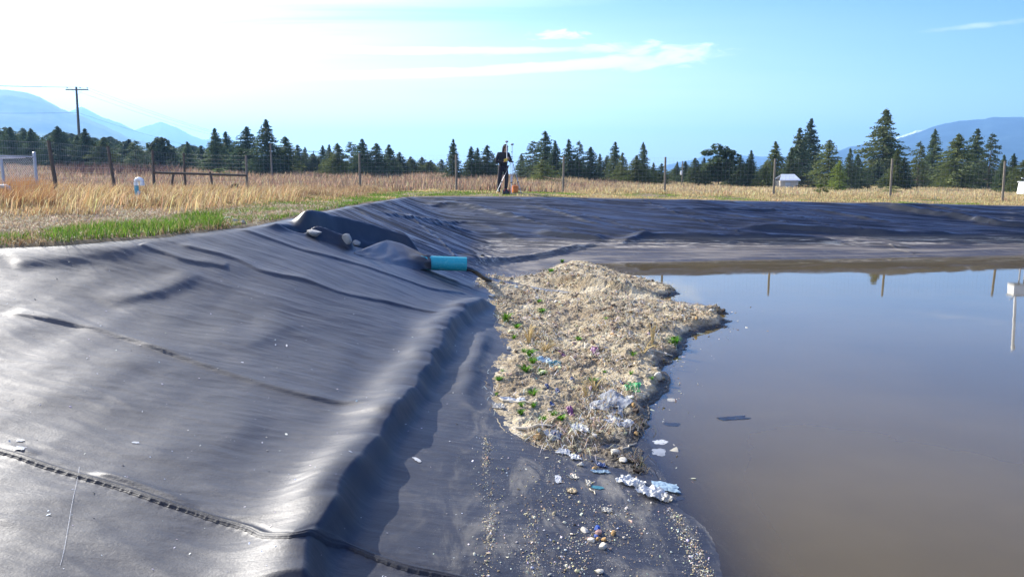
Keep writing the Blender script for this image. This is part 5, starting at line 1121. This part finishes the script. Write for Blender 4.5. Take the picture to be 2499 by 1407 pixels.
def stalks(px, py, n, w, h, label, seed):
    q = hit(px, py, S); s = q[1] / FPX; r = random.Random(seed); b = MB()
    for i in range(n):
        a = r.uniform(0, 6.28); l = h * s * r.uniform(.6, 1.1); dx, dy = math.cos(a) * w * s * r.uniform(.2, .7), math.sin(a) * w * s * .4; k = s * 1.1
        b.tube([(dx * .1, dy * .1, 0), (dx * .5, dy * .5, l * .55), (dx, dy, l * r.uniform(.8, 1.0)), (dx * 1.7, dy * 1.5, l * r.uniform(.65, 1.0))], [k, k, k * .8, k * .4], 4)
    o = b.build('dry_stalk', M_STALK); o.location = q; tag(o, label, 'dry plant')
stalks(1592, 842, 7, 16, 78, 'tallest dry straw stalks standing near the water', 1); stalks(1290, 836, 14, 36, 44, 'curved golden stalks near the liner edge', 2); stalks(1330, 858, 16, 40, 26, 'brown dry plant left of the big green weeds', 3); stalks(1450, 952, 12, 40, 36, 'dry stems rising above the plastic sheet', 4); stalks(1570, 860, 8, 60, 36, 'bent straw stems leaning over the dark mud', 5); stalks(1430, 968, 10, 20, 30, 'short dry stems left of the plastic sheet', 6)

# litter
def sheet_mesh(seed, nx=40, ny=30, amp=.16, holes=0.0):
    r = np.random.default_rng(seed); U, V = np.meshgrid(np.linspace(-1, 1, nx), np.linspace(-1, 1, ny)); R_ = 1 + .25 * perlin(U * 1.5 + seed, V * 1.5, seed); a = U * R_; b_ = V * R_ * (1 - .25 * np.abs(U) ** 2)
    Z = amp * fbm(U * 1.8 + seed, V * 1.8, 4, seed + 1, .6) + amp * .8 * (1 - np.abs(perlin(U * 2 + seed, V * 2.6, seed + 7)) * 2) * .5; return a, b_, Z - Z.min() * .6
def plastic(name, col, rough=.35, trans=.25):
    m, t = mat(name); n = t.noise(t.new('ShaderNodeTexCoord').outputs['Object'], 3, 5, .6); c = t.mix(t.smooth(n, .45, .75), (*col, 1), tuple(v * .62 for v in col)); b = t.new('ShaderNodeBsdfPrincipled', {'Base Color': c, 'Roughness': rough}); tr = t.new('ShaderNodeBsdfTranslucent', {'Color': c}); finish(t, t.new('ShaderNodeMixShader', {0: trans, 1: b, 2: tr})); return m
ML = {k: plastic('litter_' + k, c) for k, c in dict(white=(.60, .60, .58), grey=(.42, .43, .44), clear=(.34, .35, .36), green=(.07, .36, .10), blue=(.05, .08, .20), teal=(.06, .22, .25), purple=(.20, .05, .16), tan=(.50, .38, .20), pale=(.48, .44, .35), sky=(.36, .48, .54), dark=(.03, .035, .05)).items()}
def litter(px, py, w, h, col, label, seed, rz=0.0, amp=.16, fn=None, cat='litter', name='plastic_scrap', lift=.004, flat=False):
    if flat: q = P(px, py, 0.0); el = -ray(px, py)[2]
    else: q = hit(px, py, fn or S); el = -ray(px, py)[2]
    s = q[1] / FPX; a, b_, Z = sheet_mesh(seed, amp=amp); wx = w * s * .5; wy = min(h * s * .5 / max(el, .12), w * s * 1.6); c, sn = math.cos(rz), math.sin(rz); X = q[0] + (a * wx) * c - (b_ * wy) * sn; Y = q[1] + (a * wx) * sn + (b_ * wy) * c
    base = np.zeros_like(X) if flat else (fn or S)(X, Y); Zw = base + lift + Z * wx * .5; me = grid_mesh(name, X - q[0], Y - q[1], Zw - q[2]); o = link(name, me, ML[col]); o.location = q; tag(o, label, cat); return o
litter(1487, 985, 96, 52, 'clear', 'largest crumpled translucent plastic sheet half buried above the water edge', 1, -.35, .22); litter(1510, 1030, 70, 24, 'grey', 'grey torn strips lying under the large plastic sheet', 2, -.4, .25)
litter(1412, 1044, 42, 26, 'white', 'crumpled white plastic bag on the lower sediment', 3, .1, .42, cat='bag', name='plastic_bag'); litter(1544, 948, 38, 20, 'green', 'bright green plastic scrap near the dark bank', 4, -.2, .3); litter(1354, 890, 28, 8, 'teal', 'small teal scrap right of the green weeds', 5, 0, .2); litter(1330, 884, 36, 12, 'sky', 'pale blue sheet behind the green weeds', 6, .2, .15)
litter(1391, 1001, 14, 16, 'purple', 'bright purple scrap on the lower sediment', 7, .3, .6); litter(1372, 860, 12, 10, 'purple', 'small magenta scrap in the upper grit', 8, .3, .5); litter(1452, 860, 18, 12, 'purple', 'dull purple rag in the middle of the grit', 9, .1, .5)
litter(1250, 978, 62, 10, 'white', 'long white sheet on the sand right of the liner', 10, -.15, .10); litter(1218, 992, 30, 14, 'pale', 'pale crumpled scrap at the sand edge', 11, .1, .25); litter(1350, 1058, 34, 14, 'grey', 'grey foil strip pointing at the white bag', 12, -.6, .3); litter(1360, 1068, 18, 8, 'blue', 'blue plastic corner below the foil strip', 13, 0, .4)
litter(1360, 951, 10, 8, 'blue', 'tiny blue cap in the pebbles, right one', 14, 0, .6); litter(1334, 940, 9, 7, 'blue', 'tiny blue cap in the pebbles, left one', 15, 0, .6); litter(1395, 924, 10, 7, 'blue', 'tiny blue scrap beside white pebbles', 16, 0, .5); litter(1519, 934, 14, 8, 'blue', 'blue scrap left of the green one', 17, 0, .4); litter(1348, 988, 12, 6, 'blue', 'violet blue scrap above the weeds', 18, 0, .3)
litter(1545, 890, 30, 8, 'tan', 'yellow leaf like scrap on the muddy slope', 19, 0, .2); litter(1540, 1178, 66, 26, 'white', 'white crumpled sheet at the lower water edge, upper one', 20, -.45, .35); litter(1592, 1205, 74, 30, 'white', 'white torn sheet hanging into the water at the lower end', 21, -.5, .40)
litter(1622, 1190, 62, 26, 'sky', 'pale blue sheet dipping into the water', 22, -.1, .10, lift=.012); litter(1620, 1216, 40, 22, 'pale', 'stiff pale scrap at the lower tip of the litter', 23, -.6, .35); litter(1376, 1104, 34, 14, 'white', 'white torn paper at the lower left sediment edge', 24, -.3, .3); litter(1402, 1116, 26, 14, 'white', 'white paper piece right of the torn one', 25, .3, .4)
litter(1468, 1136, 24, 12, 'blue', 'dark blue rag at the sediment foot', 26, .2, .4); litter(1466, 1152, 44, 8, 'sky', 'pale tube like strip below the dark blue rag', 27, .2, .2); litter(1362, 1170, 16, 34, 'white', 'string of white tissue on the bare liner', 28, .0, .35); litter(1436, 1180, 14, 18, 'pale', 'standing pale scrap right of the tissue string', 29, 0, .7); litter(1458, 1190, 30, 10, 'teal', 'dark teal film stuck to the liner', 30, -.2, .06)
litter(1400, 1164, 22, 12, 'pale', 'pale shred between tissue string and sediment', 31, .4, .4); litter(1395, 1198, 26, 14, 'tan', 'tan crumbs heap on the bare liner', 32, 0, .35); litter(1480, 1246, 26, 12, 'pale', 'pale shred above the small pebble heap', 33, 0, .35)
litter(50, 1093, 22, 8, 'white', 'white flake at the seam near the left edge, larger one', 34, .1, .08, fn=L); litter(50, 1075, 16, 5, 'white', 'white flake above the seam near the left edge', 35, .1, .08, fn=L); litter(330, 1080, 16, 6, 'white', 'white flake in the middle of the dark liner', 36, .6, .05, fn=L); litter(1018, 1122, 12, 14, 'white', 'white flake right of the long liner fold', 37, .6, .2, fn=L)
for a in [(1612, 1078, 50, 16, 'white', 'white plastic bag floating at the shore', 41), (1608, 1102, 44, 28, 'clear', 'translucent bag under the floating white one', 42), (1640, 975, 32, 12, 'white', 'pale bag floating right of the dark bank', 43), 
          (1790, 1020, 100, 14, 'dark', 'dark blue film drifting alone on open water', 48), (1640, 1035, 52, 14, 'blue', 'dark film floating near the shore below the pale bag', 49), (1655, 1216, 44, 14, 'dark', 'small dark mat floating by the stiff scrap', 52), 
          ]:
    litter(a[0], a[1], a[2] * .72, a[3] * .72, {'blue': 'dark', 'teal': 'dark', 'white': 'pale'}.get(a[4], a[4]) if a[6] != 41 else 'white', a[5], a[6], (a[6] % 7 - 3) * .08, .035, flat=True, name='floating_film', lift=.0)
def branch(p0, p1, r, label, seed, m=None):
    a, c = hit(*p0, S), hit(*p1, S); rr = random.Random(seed); s = a[1] / FPX; pts = [a + (c - a) * f + np.array([rr.uniform(-1, 1), rr.uniform(-1, 1), 0]) * s * 4 for f in np.linspace(0, 1, 6)]; pts = [Vector((p[0], p[1], float(S(p[0], p[1])) + r * s)) for p in pts]; b = MB(); b.tube(pts, [r * s * k for k in (.7, 1, 1.1, .9, .8, .4)], 7); o = b.build('branch', m or simple('bleached_wood', (.56, .48, .34), .85, scale=30, bump=.4)); tag(o, label, 'branch')
branch((1262, 1050), (1345, 1042), 5, 'thick bleached branch on the lower sediment', 1); branch((1215, 975), (1296, 985), 3, 'bleached stick beside the white sheet', 2); branch((1520, 1098), (1550, 1082), 2.2, 'thin pale stick near the lower shore', 3); branch((1440, 1192), (1452, 1206), 1.8, 'thin white stick on the liner', 4); branch((1640, 870), (1545, 855), 2.2, 'curved straw arching over the mud', 5)
M_CLOD = simple('dark_clod', (.10, .065, .04), .9, scale=20, bump=.8); M_PALE = simple('pale_pebble', (.66, .60, .48), .85, scale=14, bump=.5, var=.35); M_OCHRE = simple('ochre_pebble', (.45, .27, .10), .85, scale=14, bump=.5); M_PINK = simple('pinkish_pebble', (.42, .25, .20), .8, scale=14, bump=.4); M_BLUEP = simple('blue_lump', (.02, .07, .30), .5)
for i, (px, py, w, h, m, lab) in enumerate([(1606, 915, 22, 24, M_PALE, 'white angular stone at the water edge above the dark bank'), (1500, 801, 26, 12, M_CLOD, 'dark flat stone in the middle of the grit'), (1496, 744, 14, 9, M_CLOD, 'small dark stone by the stream'), (1605, 741, 10, 8, M_CLOD, 'dark pebble below the stream mouth'), (1735, 757, 14, 9, M_PALE, 'pale pebble on the upper spit'), (1766, 755, 12, 7, M_CLOD, 'last pebble of the upper spit'), (1700, 774, 14, 9, M_OCHRE, 'tan pebble on the lower spit'),
        (1312, 1062, 26, 16, M_OCHRE, 'ochre wood chip lump at the lower left sediment'), (1345, 1062, 22, 18, M_PALE, 'pale lump right of the ochre one'), (1553, 1056, 14, 12, M_OCHRE, 'orange pebble at the lower shore'), (1640, 950, 16, 14, M_PALE, 'white stone in the water beside the dark bank'), (1450, 1060, 20, 14, M_PALE, 'pale stone right of the crumpled white bag'), (1500, 1100, 34, 18, M_PALE, 'largest pale lump near the lower sediment end'), (1520, 1120, 28, 16, M_PALE, 'pale lump beside the lower shore'), (1418, 1130, 20, 12, M_PALE, 'pale lump at the sediment foot'), (1450, 1140, 20, 12, M_OCHRE, 'ochre lump at the sediment foot'), (1545, 985, 18, 14, M_OCHRE, 'yellowish stone beside the large plastic sheet'), (1552, 1000, 20, 14, M_CLOD, 'dark stone below the yellowish one'), (1242, 848, 14, 9, M_PALE, 'grey pebble at the liner edge under the curved stalks'), (1260, 856, 12, 9, M_CLOD, 'dark pebble beside the grey one'), (1200, 720, 20, 9, M_PALE, 'white stone at the upper liner edge'),
        (1457, 1285, 22, 17, M_BLUEP, 'dark blue lump on top of the small heap on bare liner'), (1462, 1296, 24, 15, M_PINK, 'pinkish pebble under the blue lump'), (1455, 1305, 16, 11, M_BLUEP, 'second blue lump low in the small heap'), (1474, 1313, 16, 13, M_OCHRE, 'orange pebble right in the small heap'), (1497, 1298, 20, 15, M_OCHRE, 'round olive pebble right of the small heap'), (1443, 1315, 26, 10, M_PALE, 'pale pebble left in the small heap'), (1470, 1328, 26, 20, M_PALE, 'white lump lowest in the small heap'), (1425, 1290, 30, 9, M_PALE, 'row of pale crumbs left of the small heap'), (1523, 1309, 9, 8, M_PALE, 'single white pebble right of the small heap'), (1458, 1312, 14, 10, M_OCHRE, 'ochre pebble in the centre of the small heap'), (1462, 1391, 28, 13, M_PALE, 'grey flat stone alone on the liner at the bottom edge'), (1402, 1278, 9, 6, M_CLOD, 'dark crumb left of the small heap')]):
    stone_px(px, py, w, h, 600 + i, lab, m=m, name='pebble' if w < 30 else 'stone', cat='pebble', sub=2, rz=i * 1.3)

# scum specks floating along the shore
ang_ = rng.uniform(0, 1, 420); k_ = rng.integers(0, len(SED) - 1, 420); sp = SED[k_] * (1 - ang_[:, None]) + SED[k_ + 1] * ang_[:, None]; sp = sp + np.abs(rng.normal(0, .30, (420, 1))) * np.array([[1, -.1]]) + rng.normal(0, .05, (420, 2)); zz, ss = sed_h(sp[:, 0], sp[:, 1]); k = (ss < -.02) & (B(sp[:, 0], sp[:, 1]) < -.02); sp = sp[k]; n = len(sp)
gravel('scum', np.stack([sp[:, 0], sp[:, 1], np.full(n, .001)], 1), np.exp(rng.normal(math.log(.010), .6, n)), tints(n, [(.40, .37, .30), (.20, .16, .11), (.55, .54, .50)], [4, 4, 1]), .12, 2.2)
